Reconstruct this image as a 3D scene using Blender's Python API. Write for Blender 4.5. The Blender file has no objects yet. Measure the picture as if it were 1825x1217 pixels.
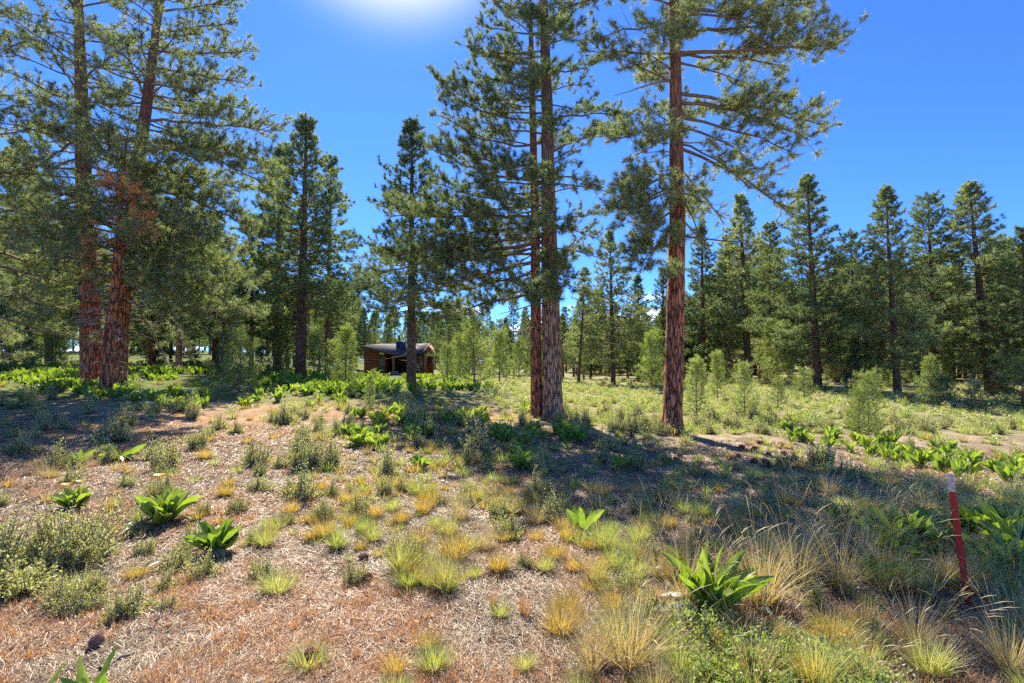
import bpy, math, random
import numpy as np
from mathutils import Vector

R = math.radians
PI = math.pi
scene = bpy.context.scene
COL = scene.collection
rs = np.random.RandomState

# ------------------------------------------------------------------ camera geometry
W0, H0, F = 1825.0, 1217.0, 900.0
CAMZ = 1.7
PITCH = R(2.04)
CP, SP = math.cos(PITCH), math.sin(PITCH)


def ray(px, py):
    a = (px - W0 / 2) / F
    b = (H0 / 2 - py) / F
    return np.array([a, CP - b * SP, SP + b * CP])


def at(px, py, d):
    """point seen at photo position (px,py) whose forward distance is d metres"""
    v = ray(px, py)
    return np.array([0, 0, CAMZ]) + v * (d / v[1])


def proj(X, Y, Z):
    z = Z - CAMZ
    f = Y * CP + z * SP
    u = -Y * SP + z * CP
    f = np.maximum(f, 0.05)
    return W0 / 2 + F * X / f, H0 / 2 - F * u / f


# ------------------------------------------------------------------ noise and ground
def vnoise(x, y, seed=0):
    x = np.asarray(x, float); y = np.asarray(y, float)
    xi = np.floor(x).astype(np.int64); yi = np.floor(y).astype(np.int64)
    fx = x - xi; fy = y - yi
    fx = fx * fx * (3 - 2 * fx); fy = fy * fy * (3 - 2 * fy)

    def h(a, b):
        n = (a * 374761393 + b * 668265263 + seed * 1442695041) & 0x7fffffff
        n = ((n ^ (n >> 13)) * 1274126177) & 0x7fffffff
        n = n ^ (n >> 16)
        return (n & 0xffff) / 65535.0
    return (h(xi, yi) * (1 - fx) + h(xi + 1, yi) * fx) * (1 - fy) + (h(xi, yi + 1) * (1 - fx) + h(xi + 1, yi + 1) * fx) * fy


def fbm(x, y, seed=0, o=3):
    s = 0; a = .5; t = 0
    for i in range(o):
        s = s + a * vnoise(x * 2 ** i, y * 2 ** i, seed + i * 17); t += a; a *= .5
    return s / t


ANCH = [(0, 1217, 2.65), (450, 1217, 2.65), (912, 1217, 2.65), (1400, 1217, 2.65), (1825, 1217, 2.65),
        (100, 1000, 4.25), (500, 1000, 4.25), (900, 1000, 4.25), (1300, 1010, 4.1), (1722, 1085, 3.5), (1722, 1000, 4.15),
        (100, 830, 7.6), (450, 830, 7.8), (800, 840, 7.7), (1150, 850, 7.4), (1500, 880, 6.3), (1800, 880, 6.2),
        (188, 715, 16.0), (20, 740, 12), (400, 745, 12.5), (165, 682, 18.5), (207, 688, 18.0), (60, 656, 28), (318, 660, 30),
        (330, 628, 66), (450, 640, 60), (150, 635, 60), (-200, 640, 60), (535, 672, 31), (733, 690, 24), (983, 745, 15.0),
        (850, 745, 14.5), (650, 745, 12.5), (1197, 765, 12.5), (710, 674, 58), (617, 690, 22), (1455, 690, 28), (1600, 706, 25),
        (1093, 683, 36), (1700, 738, 19), (1538, 785, 13.0), (1369, 690, 30), (1820, 745, 18), (1765, 700, 27), (1820, 850, 9.0),
        (1300, 790, 11.5), (1700, 690, 60), (1200, 672, 60), (2200, 700, 40), (1000, 665, 90), (1600, 672, 100), (300, 626, 110),
        (700, 655, 110), (2100, 800, 12), (-300, 780, 8), (-200, 700, 16), (1330, 735, 17), (900, 690, 24), (1420, 712, 20)]
_A = []
for (px, py, d) in ANCH:
    p = at(px, py, d)
    _A.append((math.atan2(p[0], p[1]), math.log(math.hypot(p[0], p[1])), p[2]))
_A = np.array(_A)


def ground_s(x, y):
    x = np.atleast_1d(np.asarray(x, float)); y = np.atleast_1d(np.asarray(y, float))
    a = np.clip(np.arctan2(x, np.maximum(y, 0.3)), -1.0, 1.0)
    l = np.log(np.hypot(x, y) + 0.6)
    if x.size < 5000 and x.ndim == 1:
        A = a[:, None] - _A[None, :, 0]; B = l[:, None] - _A[None, :, 1]
        w = np.exp(-(A / .14) ** 2 - (B / .24) ** 2) + 1e-3 * np.exp(-(A / .4) ** 2 - (B / .7) ** 2)
        z = (w * _A[None, :, 2]).sum(1) / (w.sum(1) + 1e-4)
        t = np.clip((y + 1.5) / 3.0, 0, 1)
        return z * t * t * (3 - 2 * t)
    num = np.zeros_like(x); den = np.full_like(x, 1e-4)
    for (aa, ll, z) in _A:
        w = np.exp(-((a - aa) / .14) ** 2 - ((l - ll) / .24) ** 2) + 1e-3 * np.exp(-((a - aa) / .4) ** 2 - ((l - ll) / .7) ** 2)
        num += w * z; den += w
    z = num / den
    t = np.clip((y + 1.5) / 3.0, 0, 1)
    return z * t * t * (3 - 2 * t)


def ground(x, y):
    z = ground_s(x, y)
    r = np.hypot(x, y)
    amp = np.clip(r / 8, .3, 1.6)
    z = z + (fbm(np.asarray(x) * .45, np.asarray(y) * .45, 5, 3) - .5) * .13 * amp
    z = z + (fbm(np.asarray(x) * 3.1, np.asarray(y) * 3.1, 9, 2) - .5) * .05
    return z


def gz(x, y):
    return float(ground(np.array([x]), np.array([y]))[0])


def on_ground(px, py):
    """walk down the sight line until it meets the ground"""
    v = ray(px, py)
    if v[2] > -.004:
        v = np.array([v[0], v[1], -.004])
    d = np.exp(np.linspace(math.log(1.2), math.log(150), 500))
    X = v[0] / v[1] * d; Z = CAMZ + v[2] / v[1] * d
    g = ground(X, d)
    k = np.argmax(Z < g)
    if not (Z < g).any():
        k = 499
    return float(X[k]), float(d[k])


# ------------------------------------------------------------------ mesh helpers
def new_mesh(name, V, faces_list, mats=(), smooth=False, matidx=None):
    """faces_list: list of (n,k) int arrays"""
    me = bpy.data.meshes.new(name)
    V = np.asarray(V, np.float32).reshape(-1, 3)
    me.vertices.add(len(V)); me.vertices.foreach_set('co', V.ravel())
    loops = []; starts = []; off = 0
    for f in faces_list:
        f = np.asarray(f, np.int32)
        if len(f) == 0:
            continue
        n, k = f.shape
        loops.append(f.ravel()); starts.append(off + np.arange(n) * k); off += n * k
    loops = np.concatenate(loops).astype(np.int32); starts = np.concatenate(starts).astype(np.int32)
    me.loops.add(len(loops)); me.loops.foreach_set('vertex_index', loops)
    me.polygons.add(len(starts)); me.polygons.foreach_set('loop_start', starts)
    if matidx is not None:
        me.polygons.foreach_set('material_index', np.asarray(matidx, np.int32))
    if smooth:
        me.polygons.foreach_set('use_smooth', np.ones(len(starts), bool))
    for m in mats:
        me.materials.append(m)
    me.update(calc_edges=True)
    me.validate()
    return me


class MB:
    """collects quads/tris"""
    def __init__(s):
        s.V = []; s.Q = []; s.T = []; s.n = 0; s.qm = []; s.tm = []

    def add(s, V, Q=None, T=None, m=0):
        V = np.asarray(V, float).reshape(-1, 3)
        if Q is not None and len(Q):
            Q = np.asarray(Q) + s.n; s.Q.append(Q); s.qm.append(np.full(len(Q), m))
        if T is not None and len(T):
            T = np.asarray(T) + s.n; s.T.append(T); s.tm.append(np.full(len(T), m))
        s.V.append(V); s.n += len(V)

    def tube(s, pts, rad, sides=6, cap=True, m=0, jit=0, rng=None):
        pts = np.asarray(pts, float); k = len(pts)
        rad = np.broadcast_to(np.asarray(rad, float), (k,))
        t = np.gradient(pts, axis=0)
        t /= np.linalg.norm(t, axis=1)[:, None] + 1e-9
        ref = np.array([0, 0, 1.]) if abs(t[:, 2]).mean() < .8 else np.array([1., 0, 0])
        a = np.cross(t, ref); a /= np.linalg.norm(a, axis=1)[:, None] + 1e-9
        b = np.cross(t, a)
        an = np.arange(sides) * 2 * PI / sides
        V = pts[:, None, :] + rad[:, None, None] * (np.cos(an)[None, :, None] * a[:, None, :] + np.sin(an)[None, :, None] * b[:, None, :])
        i = np.arange(k - 1)[:, None] * sides; j = np.arange(sides)[None, :]; j2 = (j + 1) % sides
        Q = np.stack([i + j, i + j2, i + sides + j2, i + sides + j], -1).reshape(-1, 4)
        s.add(V.reshape(-1, 3), Q=Q, m=m)

    def box(s, c, size, rotz=0, m=0, taper=1.0):
        x, y, z = [v / 2 for v in size]
        P = np.array([[-x, -y, -z], [x, -y, -z], [x, y, -z], [-x, y, -z], [-x * taper, -y * taper, z], [x * taper, -y * taper, z], [x * taper, y * taper, z], [-x * taper, y * taper, z]])
        ca, sa = math.cos(rotz), math.sin(rotz)
        P = np.stack([P[:, 0] * ca - P[:, 1] * sa, P[:, 0] * sa + P[:, 1] * ca, P[:, 2]], 1) + np.array(c)
        s.add(P, Q=[[0, 3, 2, 1], [4, 5, 6, 7], [0, 1, 5, 4], [1, 2, 6, 5], [2, 3, 7, 6], [3, 0, 4, 7]], m=m)

    def arrays(s):
        V = np.concatenate(s.V)
        Q = np.concatenate(s.Q) if s.Q else np.zeros((0, 4), int)
        T = np.concatenate(s.T) if s.T else np.zeros((0, 3), int)
        mi = np.concatenate(s.qm + s.tm) if (s.qm or s.tm) else None
        return V, Q, T, mi

    def mesh(s, name, mats, smooth=False):
        V, Q, T, mi = s.arrays()
        return new_mesh(name, V, [Q, T], mats, smooth, mi)


def link(o, parent=None):
    COL.objects.link(o)
    if parent is not None:
        o.parent = parent
    return o


def tag(o, label=None, cat=None, group=None, kind=None):
    if label: o['label'] = label
    if cat: o['category'] = cat
    if group: o['group'] = group
    if kind: o['kind'] = kind
    return o


def thing(name, meshes, loc, rz=0, sc=1, label=None, cat=None, group=None, rx=0, ry=0, szz=None):
    """meshes: a mesh (one-mesh thing) or list of (part name, mesh)"""
    if isinstance(meshes, (list, tuple)):
        o = bpy.data.objects.new(name, None); o.empty_display_size = .2
        link(o)
        for pn, me in meshes:
            link(bpy.data.objects.new(pn, me), o)
    else:
        o = link(bpy.data.objects.new(name, meshes))
    o.location = tuple(float(v) for v in loc); o.rotation_euler = (rx, ry, rz)
    o.scale = (sc, sc, szz if szz else sc)
    return tag(o, label, cat, group)


# ------------------------------------------------------------------ materials
def nt(name):
    m = bpy.data.materials.new(name); m.use_nodes = True
    n = m.node_tree; n.nodes.clear()
    return m, n, n.nodes, n.links


def ramp(N, cols, poss=None, interp='LINEAR'):
    r = N.new('ShaderNodeValToRGB'); cr = r.color_ramp; cr.interpolation = interp
    k = len(cols)
    if poss is None: poss = [i / (k - 1) for i in range(k)]
    while len(cr.elements) < k: cr.elements.new(.5)
    for e, c, p in zip(cr.elements, cols, poss):
        e.position = p; e.color = (*c, 1)
    return r


def leaf_mat(name, cols, transl=.4, obj_var=.25, noise_scale=1.3, rough=.5, gloss=.06, tcol=None, island=.5):
    """leaf or needle matter: reflects and lets light through; colour differs from leaf to leaf"""
    m, t, N, L = nt(name)
    geo = N.new('ShaderNodeNewGeometry'); oi = N.new('ShaderNodeObjectInfo'); tc = N.new('ShaderNodeTexCoord')
    no = N.new('ShaderNodeTexNoise'); no.inputs['Scale'].default_value = noise_scale; no.inputs['Detail'].default_value = 2
    L.new(tc.outputs['Object'], no.inputs['Vector'])
    a = N.new('ShaderNodeMath'); a.operation = 'MULTIPLY'; a.inputs[1].default_value = island
    L.new(geo.outputs['Random Per Island'], a.inputs[0])
    b = N.new('ShaderNodeMath'); b.operation = 'MULTIPLY_ADD'; b.inputs[1].default_value = 1.5 * (1 - island); b.inputs[2].default_value = -.25 * (1 - island)
    L.new(no.outputs['Fac'], b.inputs[0])
    c = N.new('ShaderNodeMath'); L.new(a.outputs[0], c.inputs[0]); L.new(b.outputs[0], c.inputs[1])
    d = N.new('ShaderNodeMath'); d.operation = 'MULTIPLY_ADD'; d.inputs[1].default_value = obj_var
    L.new(oi.outputs['Random'], d.inputs[0]); L.new(c.outputs[0], d.inputs[2])
    e = N.new('ShaderNodeMath'); e.operation = 'SUBTRACT'; e.inputs[1].default_value = obj_var / 2; L.new(d.outputs[0], e.inputs[0])
    r = ramp(N, cols); L.new(e.outputs[0], r.inputs[0])
    df = N.new('ShaderNodeBsdfDiffuse'); tr = N.new('ShaderNodeBsdfTranslucent')
    L.new(r.outputs[0], df.inputs['Color'])
    mc = N.new('ShaderNodeMix'); mc.data_type = 'RGBA'; mc.blend_type = 'MULTIPLY'; mc.inputs[0].default_value = 1
    L.new(r.outputs[0], mc.inputs[6]); mc.inputs[7].default_value = (*(tcol or (1.2, 1.25, .75)), 1)
    L.new(mc.outputs[2], tr.inputs['Color'])
    mx = N.new('ShaderNodeMixShader'); mx.inputs[0].default_value = transl
    L.new(df.outputs[0], mx.inputs[1]); L.new(tr.outputs[0], mx.inputs[2])
    gl = N.new('ShaderNodeBsdfGlossy'); gl.inputs['Roughness'].default_value = rough; gl.inputs['Color'].default_value = (1, 1, 1, 1)
    m2 = N.new('ShaderNodeMixShader'); m2.inputs[0].default_value = gloss
    L.new(mx.outputs[0], m2.inputs[1]); L.new(gl.outputs[0], m2.inputs[2])
    o = N.new('ShaderNodeOutputMaterial'); L.new(m2.outputs[0], o.inputs[0])
    return m


def bark_mat(name, plate, plate2, crack, scale=1.0, bump=.6):
    """long plates parted by dark furrows"""
    m, t, N, L = nt(name)
    tc = N.new('ShaderNodeTexCoord')
    mp = N.new('ShaderNodeMapping'); mp.inputs['Scale'].default_value = (15 * scale, 15 * scale, 2.4 * scale)
    L.new(tc.outputs['Object'], mp.inputs[0])
    nz = N.new('ShaderNodeTexNoise'); nz.inputs['Scale'].default_value = 1.3; nz.inputs['Detail'].default_value = 4
    L.new(mp.outputs[0], nz.inputs['Vector'])
    ad = N.new('ShaderNodeMix'); ad.data_type = 'VECTOR'; ad.inputs[0].default_value = .35
    L.new(mp.outputs[0], ad.inputs[4]); 
    sc = N.new('ShaderNodeVectorMath'); sc.operation = 'SCALE'; sc.inputs['Scale'].default_value = 5
    L.new(nz.outputs['Color'], sc.inputs[0])
    av = N.new('ShaderNodeVectorMath'); av.operation = 'ADD'
    s2 = N.new('ShaderNodeVectorMath'); s2.operation = 'SCALE'; s2.inputs['Scale'].default_value = .22
    L.new(sc.outputs[0], s2.inputs[0]); L.new(mp.outputs[0], av.inputs[0]); L.new(s2.outputs[0], av.inputs[1])
    vo = N.new('ShaderNodeTexVoronoi'); vo.feature = 'DISTANCE_TO_EDGE'; vo.inputs['Scale'].default_value = 1.0
    L.new(av.outputs[0], vo.inputs['Vector'])
    vc = N.new('ShaderNodeTexVoronoi'); vc.inputs['Scale'].default_value = 1.0; L.new(av.outputs[0], vc.inputs['Vector'])
    r1 = ramp(N, [(0, 0, 0), (1, 1, 1)], [.02, .22]); L.new(vo.outputs['Distance'], r1.inputs[0])
    n2 = N.new('ShaderNodeTexNoise'); n2.inputs['Scale'].default_value = 30; n2.inputs['Detail'].default_value = 5
    L.new(tc.outputs['Object'], n2.inputs['Vector'])
    cm = N.new('ShaderNodeMix'); cm.data_type = 'RGBA'
    sp = N.new('ShaderNodeSeparateColor'); L.new(vc.outputs['Color'], sp.inputs[0]); 
    ma = N.new('ShaderNodeMath'); ma.operation = 'MULTIPLY_ADD'; ma.inputs[1].default_value = .6; L.new(n2.outputs['Fac'], ma.inputs[0])
    mb = N.new('ShaderNodeMath'); mb.operation = 'MULTIPLY'; mb.inputs[1].default_value = .5; L.new(sp.outputs[0], mb.inputs[0]); L.new(mb.outputs[0], ma.inputs[2])
    L.new(ma.outputs[0], cm.inputs[0]); cm.inputs[6].default_value = (*plate, 1); cm.inputs[7].default_value = (*plate2, 1)
    c2 = N.new('ShaderNodeMix'); c2.data_type = 'RGBA'; L.new(r1.outputs[0], c2.inputs[0])
    c2.inputs[6].default_value = (*crack, 1); L.new(cm.outputs[2], c2.inputs[7])
    hh = N.new('ShaderNodeMath'); hh.operation = 'MULTIPLY_ADD'; hh.inputs[1].default_value = .35; L.new(n2.outputs['Fac'], hh.inputs[0]); L.new(r1.outputs[0], hh.inputs[2])
    bp = N.new('ShaderNodeBump'); bp.inputs['Strength'].default_value = bump; bp.inputs['Distance'].default_value = .04
    L.new(hh.outputs[0], bp.inputs['Height'])
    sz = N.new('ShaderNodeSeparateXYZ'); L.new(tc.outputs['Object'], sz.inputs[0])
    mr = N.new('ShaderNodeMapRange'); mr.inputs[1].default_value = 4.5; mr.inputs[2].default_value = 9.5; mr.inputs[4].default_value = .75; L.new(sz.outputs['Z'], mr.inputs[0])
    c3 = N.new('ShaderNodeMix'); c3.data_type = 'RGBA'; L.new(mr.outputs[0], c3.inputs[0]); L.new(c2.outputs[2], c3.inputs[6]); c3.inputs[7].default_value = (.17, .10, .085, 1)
    b = N.new('ShaderNodeBsdfPrincipled'); b.inputs['Roughness'].default_value = .9
    L.new(c3.outputs[2], b.inputs['Base Color']); L.new(bp.outputs[0], b.inputs['Normal'])
    o = N.new('ShaderNodeOutputMaterial'); L.new(b.outputs[0], o.inputs[0])
    return m


def plain(name, c1, c2, scale=8, rough=.8, bump=.3, stretch=(1, 1, 1), metal=0, spec=.3):
    m, t, N, L = nt(name)
    tc = N.new('ShaderNodeTexCoord'); mp = N.new('ShaderNodeMapping'); mp.inputs['Scale'].default_value = stretch
    L.new(tc.outputs['Object'], mp.inputs[0])
    n = N.new('ShaderNodeTexNoise'); n.inputs['Scale'].default_value = scale; n.inputs['Detail'].default_value = 6; n.inputs['Roughness'].default_value = .65
    L.new(mp.outputs[0], n.inputs['Vector'])
    r = ramp(N, [c1, c2], [.35, .65]); L.new(n.outputs['Fac'], r.inputs[0])
    b = N.new('ShaderNodeBsdfPrincipled'); b.inputs['Roughness'].default_value = rough; b.inputs['Metallic'].default_value = metal
    b.inputs['Specular IOR Level'].default_value = spec
    L.new(r.outputs[0], b.inputs['Base Color'])
    if bump:
        bp = N.new('ShaderNodeBump'); bp.inputs['Strength'].default_value = bump; bp.inputs['Distance'].default_value = .02
        L.new(n.outputs['Fac'], bp.inputs['Height']); L.new(bp.outputs[0], b.inputs['Normal'])
    o = N.new('ShaderNodeOutputMaterial'); L.new(b.outputs[0], o.inputs[0])
    return m


M = {}
M['needle'] = leaf_mat('pine_needles', [(.055, .11, .045), (.16, .215, .085), (.35, .39, .175), (.68, .67, .40)], transl=.5, noise_scale=1.1, gloss=.05, rough=.55, island=.65)
M['needle_mid'] = leaf_mat('pine_needles_far', [(.06, .115, .045), (.135, .195, .075), (.28, .33, .13), (.55, .56, .28)], transl=.48, noise_scale=.8, obj_var=.45, gloss=.04, rough=.6, island=.6)
M['needle_young'] = leaf_mat('young_pine_needles', [(.16, .23, .05), (.27, .35, .08), (.38, .45, .13), (.50, .54, .20)], transl=.5, noise_scale=2, obj_var=.5, gloss=.04)
M['needle_fir'] = leaf_mat('fir_needles', [(.035, .09, .06), (.07, .14, .09), (.11, .19, .12)], transl=.25, noise_scale=2, gloss=.04)
M['needle_dead'] = leaf_mat('dying_needles', [(.50, .20, .07), (.66, .32, .12), (.52, .40, .14)], transl=.45, tcol=(1.3, 1, .7))
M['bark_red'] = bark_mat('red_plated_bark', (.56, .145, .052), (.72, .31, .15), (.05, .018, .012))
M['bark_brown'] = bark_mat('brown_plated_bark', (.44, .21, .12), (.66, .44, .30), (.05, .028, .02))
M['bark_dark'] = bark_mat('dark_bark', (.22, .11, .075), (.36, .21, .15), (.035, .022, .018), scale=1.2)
M['branch'] = plain('branch_bark', (.15, .10, .075), (.30, .22, .16), 20)
M['deadwood'] = plain('bleached_dead_twigs', (.22, .17, .14), (.36, .30, .25), 20)
M['mule'] = leaf_mat('broad_green_leaf', [(.09, .17, .04), (.22, .32, .055), (.34, .43, .09), (.54, .52, .18)], transl=.5, obj_var=.35, noise_scale=14, rough=.5, gloss=.035, tcol=(1.2, 1.25, .35))
M['mulerib'] = leaf_mat('pale_leaf_midrib', [(.32, .42, .15), (.45, .52, .25)], transl=.4)
M['muleold'] = leaf_mat('withered_grey_leaf', [(.26, .26, .17), (.42, .41, .29)], transl=.3, tcol=(1, 1, .8))
M['flower'] = leaf_mat('yellow_petals', [(.75, .50, .03), (.85, .62, .06)], transl=.4, tcol=(1, .9, .4))
M['sage'] = leaf_mat('sagebrush_leaf', [(.34, .34, .12), (.50, .49, .20), (.64, .61, .28), (.76, .72, .38)], transl=.45, obj_var=.3, noise_scale=5, tcol=(1.1, 1.15, .7))
M['sagegreen'] = leaf_mat('green_shrub_leaf', [(.24, .31, .07), (.36, .45, .11), (.48, .56, .17)], transl=.45, obj_var=.4, noise_scale=5)
M['sagestem'] = plain('shrub_stem', (.12, .09, .07), (.24, .19, .15), 30)
M['gold'] = leaf_mat('golden_grass_blade', [(.34, .30, .07), (.52, .42, .11), (.66, .50, .17), (.72, .58, .27)], transl=.5, obj_var=.45, noise_scale=3, tcol=(1.2, 1.05, .5), island=.7)
M['lime'] = leaf_mat('yellow_green_grass_blade', [(.28, .36, .08), (.40, .46, .12), (.55, .54, .18), (.64, .58, .27)], transl=.5, obj_var=.45, noise_scale=3, island=.7)
M['oldgrass'] = leaf_mat('dead_grass_blade', [(.10, .075, .055), (.20, .16, .12), (.32, .27, .20)], transl=.25, tcol=(1, .9, .7), island=.8)
M['straw'] = leaf_mat('tall_straw_blade', [(.34, .32, .12), (.50, .42, .19), (.62, .52, .28), (.68, .60, .38)], transl=.4, obj_var=.3, tcol=(1.2, 1.05, .6), island=.8)
M['rust'] = leaf_mat('rust_dry_herb', [(.44, .22, .10), (.57, .34, .17), (.63, .45, .25)], transl=.4, tcol=(1.2, .9, .5), island=.8)
M['litter'] = leaf_mat('fallen_needle_litter', [(.12, .07, .035), (.26, .17, .09), (.38, .265, .145), (.50, .38, .23)], transl=.1, tcol=(1, .9, .8), noise_scale=.7, island=.75)
M['litter_rust'] = leaf_mat('rust_needle_litter', [(.30, .155, .08), (.50, .31, .16), (.62, .46, .27)], transl=.15, tcol=(1, .9, .8), noise_scale=.7, island=.75)
M['cone'] = plain('pine_cone_scale', (.34, .15, .08), (.66, .42, .28), 35, bump=.3)


# ------------------------------------------------------------------ ground colour map (by place on the ground)
def sstep(a, b, x):
    t = np.clip((x - a) / (b - a), 0, 1)
    return t * t * (3 - 2 * t)


def zone(X, Y, Z=None):
    """returns dict of soil-cover weights for ground points"""
    if Z is None: Z = ground_s(X, Y)
    px, py = proj(X, Y, Z)
    r = np.hypot(X, Y)
    front = (Y > .8)
    n1 = fbm(X * .9, Y * .9, 31, 3); n2 = fbm(X * .25, Y * .25, 47, 3)
    wob = (n2 - .5) * 120
    # rust litter : lower left half of the near ground
    edge = 1010 + wob * 1.5
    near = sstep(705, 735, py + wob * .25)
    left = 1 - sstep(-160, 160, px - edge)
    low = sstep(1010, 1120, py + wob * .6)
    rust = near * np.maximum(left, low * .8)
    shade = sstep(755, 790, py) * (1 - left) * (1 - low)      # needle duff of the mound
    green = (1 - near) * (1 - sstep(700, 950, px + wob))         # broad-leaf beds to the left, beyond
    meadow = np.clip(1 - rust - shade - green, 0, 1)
    bad = ~front
    rust = np.where(bad, .8, rust); shade = np.where(bad, 0., shade); green = np.where(bad, 0., green); meadow = np.where(bad, .2, meadow)
    return dict(rust=rust, shade=shade, green=green, meadow=meadow, n1=n1, n2=n2, px=px, py=py, r=r)


def build_ground():
    n = 470
    u = np.linspace(-1, 1, n); s = 8.2
    k = .28
    g = k * np.sinh(u * s)
    gx = g; gy = g + 3.0
    X, Y = np.meshgrid(gx, gy)
    Xf, Yf = X.ravel(), Y.ravel()
    Z = ground(Xf, Yf)
    V = np.stack([Xf, Yf, Z], 1)
    i = np.arange(n - 1)[:, None] * n; j = np.arange(n - 1)[None, :]
    Q = np.stack([i + j, i + j + 1, i + n + j + 1, i + n + j], -1).reshape(-1, 4)
    me = new_mesh('ground', V, [Q], (), True)
    z = zone(Xf, Yf)
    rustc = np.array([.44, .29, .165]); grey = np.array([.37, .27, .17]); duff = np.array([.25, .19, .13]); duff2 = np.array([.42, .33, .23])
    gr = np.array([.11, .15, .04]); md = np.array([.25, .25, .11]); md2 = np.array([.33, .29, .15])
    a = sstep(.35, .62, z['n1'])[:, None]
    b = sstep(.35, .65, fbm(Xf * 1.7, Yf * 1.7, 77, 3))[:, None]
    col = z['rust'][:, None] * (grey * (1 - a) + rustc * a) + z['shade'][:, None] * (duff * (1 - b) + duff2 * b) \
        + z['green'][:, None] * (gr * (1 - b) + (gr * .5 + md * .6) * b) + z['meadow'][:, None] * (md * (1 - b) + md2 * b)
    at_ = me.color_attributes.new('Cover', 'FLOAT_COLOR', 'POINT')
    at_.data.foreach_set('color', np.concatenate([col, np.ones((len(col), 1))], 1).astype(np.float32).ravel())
    m, t, N, L = nt('ground_litter')
    ca = N.new('ShaderNodeVertexColor'); ca.layer_name = 'Cover'
    tc = N.new('ShaderNodeTexCoord')
    n1 = N.new('ShaderNodeTexNoise'); n1.inputs['Scale'].default_value = 45; n1.inputs['Detail'].default_value = 6; n1.inputs['Roughness'].default_value = .7
    n2 = N.new('ShaderNodeTexNoise'); n2.inputs['Scale'].default_value = 5; n2.inputs['Detail'].default_value = 4
    L.new(tc.outputs['Object'], n1.inputs['Vector']); L.new(tc.outputs['Object'], n2.inputs['Vector'])
    r1 = ramp(N, [(.45, .42, .42), (1, 1, 1), (1.5, 1.45, 1.35)], [.33, .5, .68]); L.new(n1.outputs['Fac'], r1.inputs[0])
    r2 = ramp(N, [(.75, .72, .72), (1.15, 1.15, 1.1)], [.35, .65]); L.new(n2.outputs['Fac'], r2.inputs[0])
    x1 = N.new('ShaderNodeMix'); x1.data_type = 'RGBA'; x1.blend_type = 'MULTIPLY'; x1.inputs[0].default_value = 1
    L.new(ca.outputs[0], x1.inputs[6]); L.new(r1.outputs[0], x1.inputs[7])
    x2 = N.new('ShaderNodeMix'); x2.data_type = 'RGBA'; x2.blend_type = 'MULTIPLY'; x2.inputs[0].default_value = 1
    L.new(x1.outputs[2], x2.inputs[6]); L.new(r2.outputs[0], x2.inputs[7])
    bp = N.new('ShaderNodeBump'); bp.inputs['Strength'].default_value = .7; bp.inputs['Distance'].default_value = .03
    L.new(n1.outputs['Fac'], bp.inputs['Height'])
    b_ = N.new('ShaderNodeBsdfPrincipled'); b_.inputs['Roughness'].default_value = 1; b_.inputs['Specular IOR Level'].default_value = .1
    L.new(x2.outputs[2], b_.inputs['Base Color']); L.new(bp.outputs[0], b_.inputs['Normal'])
    o = N.new('ShaderNodeOutputMaterial'); L.new(b_.outputs[0], o.inputs[0])
    me.materials.append(m)
    tag(link(bpy.data.objects.new('ground', me)), kind='structure')


build_ground()


# ------------------------------------------------------------------ foliage geometry
def unit(v):
    return v / (np.linalg.norm(v, axis=-1, keepdims=True) + 1e-9)


def needle_tris(rng, P, D, m, length, width, spread=.75, back=.12):
    """tufts of long needles round twig ends"""
    n = len(P)
    P = np.repeat(P, m, 0); D = np.repeat(unit(D), m, 0)
    d = unit(D * .55 + unit(rng.randn(n * m, 3)) * spread)
    base = P - D * (rng.rand(n * m, 1) * back)
    ln = length * (.65 + .45 * rng.rand(n * m, 1))
    side = unit(np.cross(d, rng.randn(n * m, 3))) * (width / 2)
    V = np.stack([base - side, base + side, base + d * ln], 1).reshape(-1, 3)
    T = np.arange(n * m * 3).reshape(-1, 3)
    return V, T


def bez(a, c, b, k):
    t = np.linspace(0, 1, k)[:, None]
    return (1 - t) ** 2 * a + 2 * t * (1 - t) * c + t * t * b


def strips(PTS, RAD, sides=3):
    """many thin tubes at once: PTS (n,k,3), RAD (n,k)"""
    PTS = np.asarray(PTS, float); RAD = np.asarray(RAD, float)
    n, k, _ = PTS.shape
    t = unit(np.gradient(PTS, axis=1))
    ref = np.where(np.abs(t[..., 2:3]) > .8, np.array([1., 0, 0]), np.array([0, 0, 1.]))
    a = unit(np.cross(t, ref)); b = np.cross(t, a)
    an = np.arange(sides) * 2 * PI / sides
    V = PTS[:, :, None, :] + RAD[:, :, None, None] * (np.cos(an)[:, None] * a[:, :, None, :] + np.sin(an)[:, None] * b[:, :, None, :])
    i = np.arange(n)[:, None, None] * (k * sides) + np.arange(k - 1)[None, :, None] * sides
    j = np.arange(sides)[None, None]; j2 = (j + 1) % sides
    Q = np.stack([i + j, i + j2, i + sides + j2, i + sides + j], -1).reshape(-1, 4)
    return V.reshape(-1, 3), Q


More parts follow.
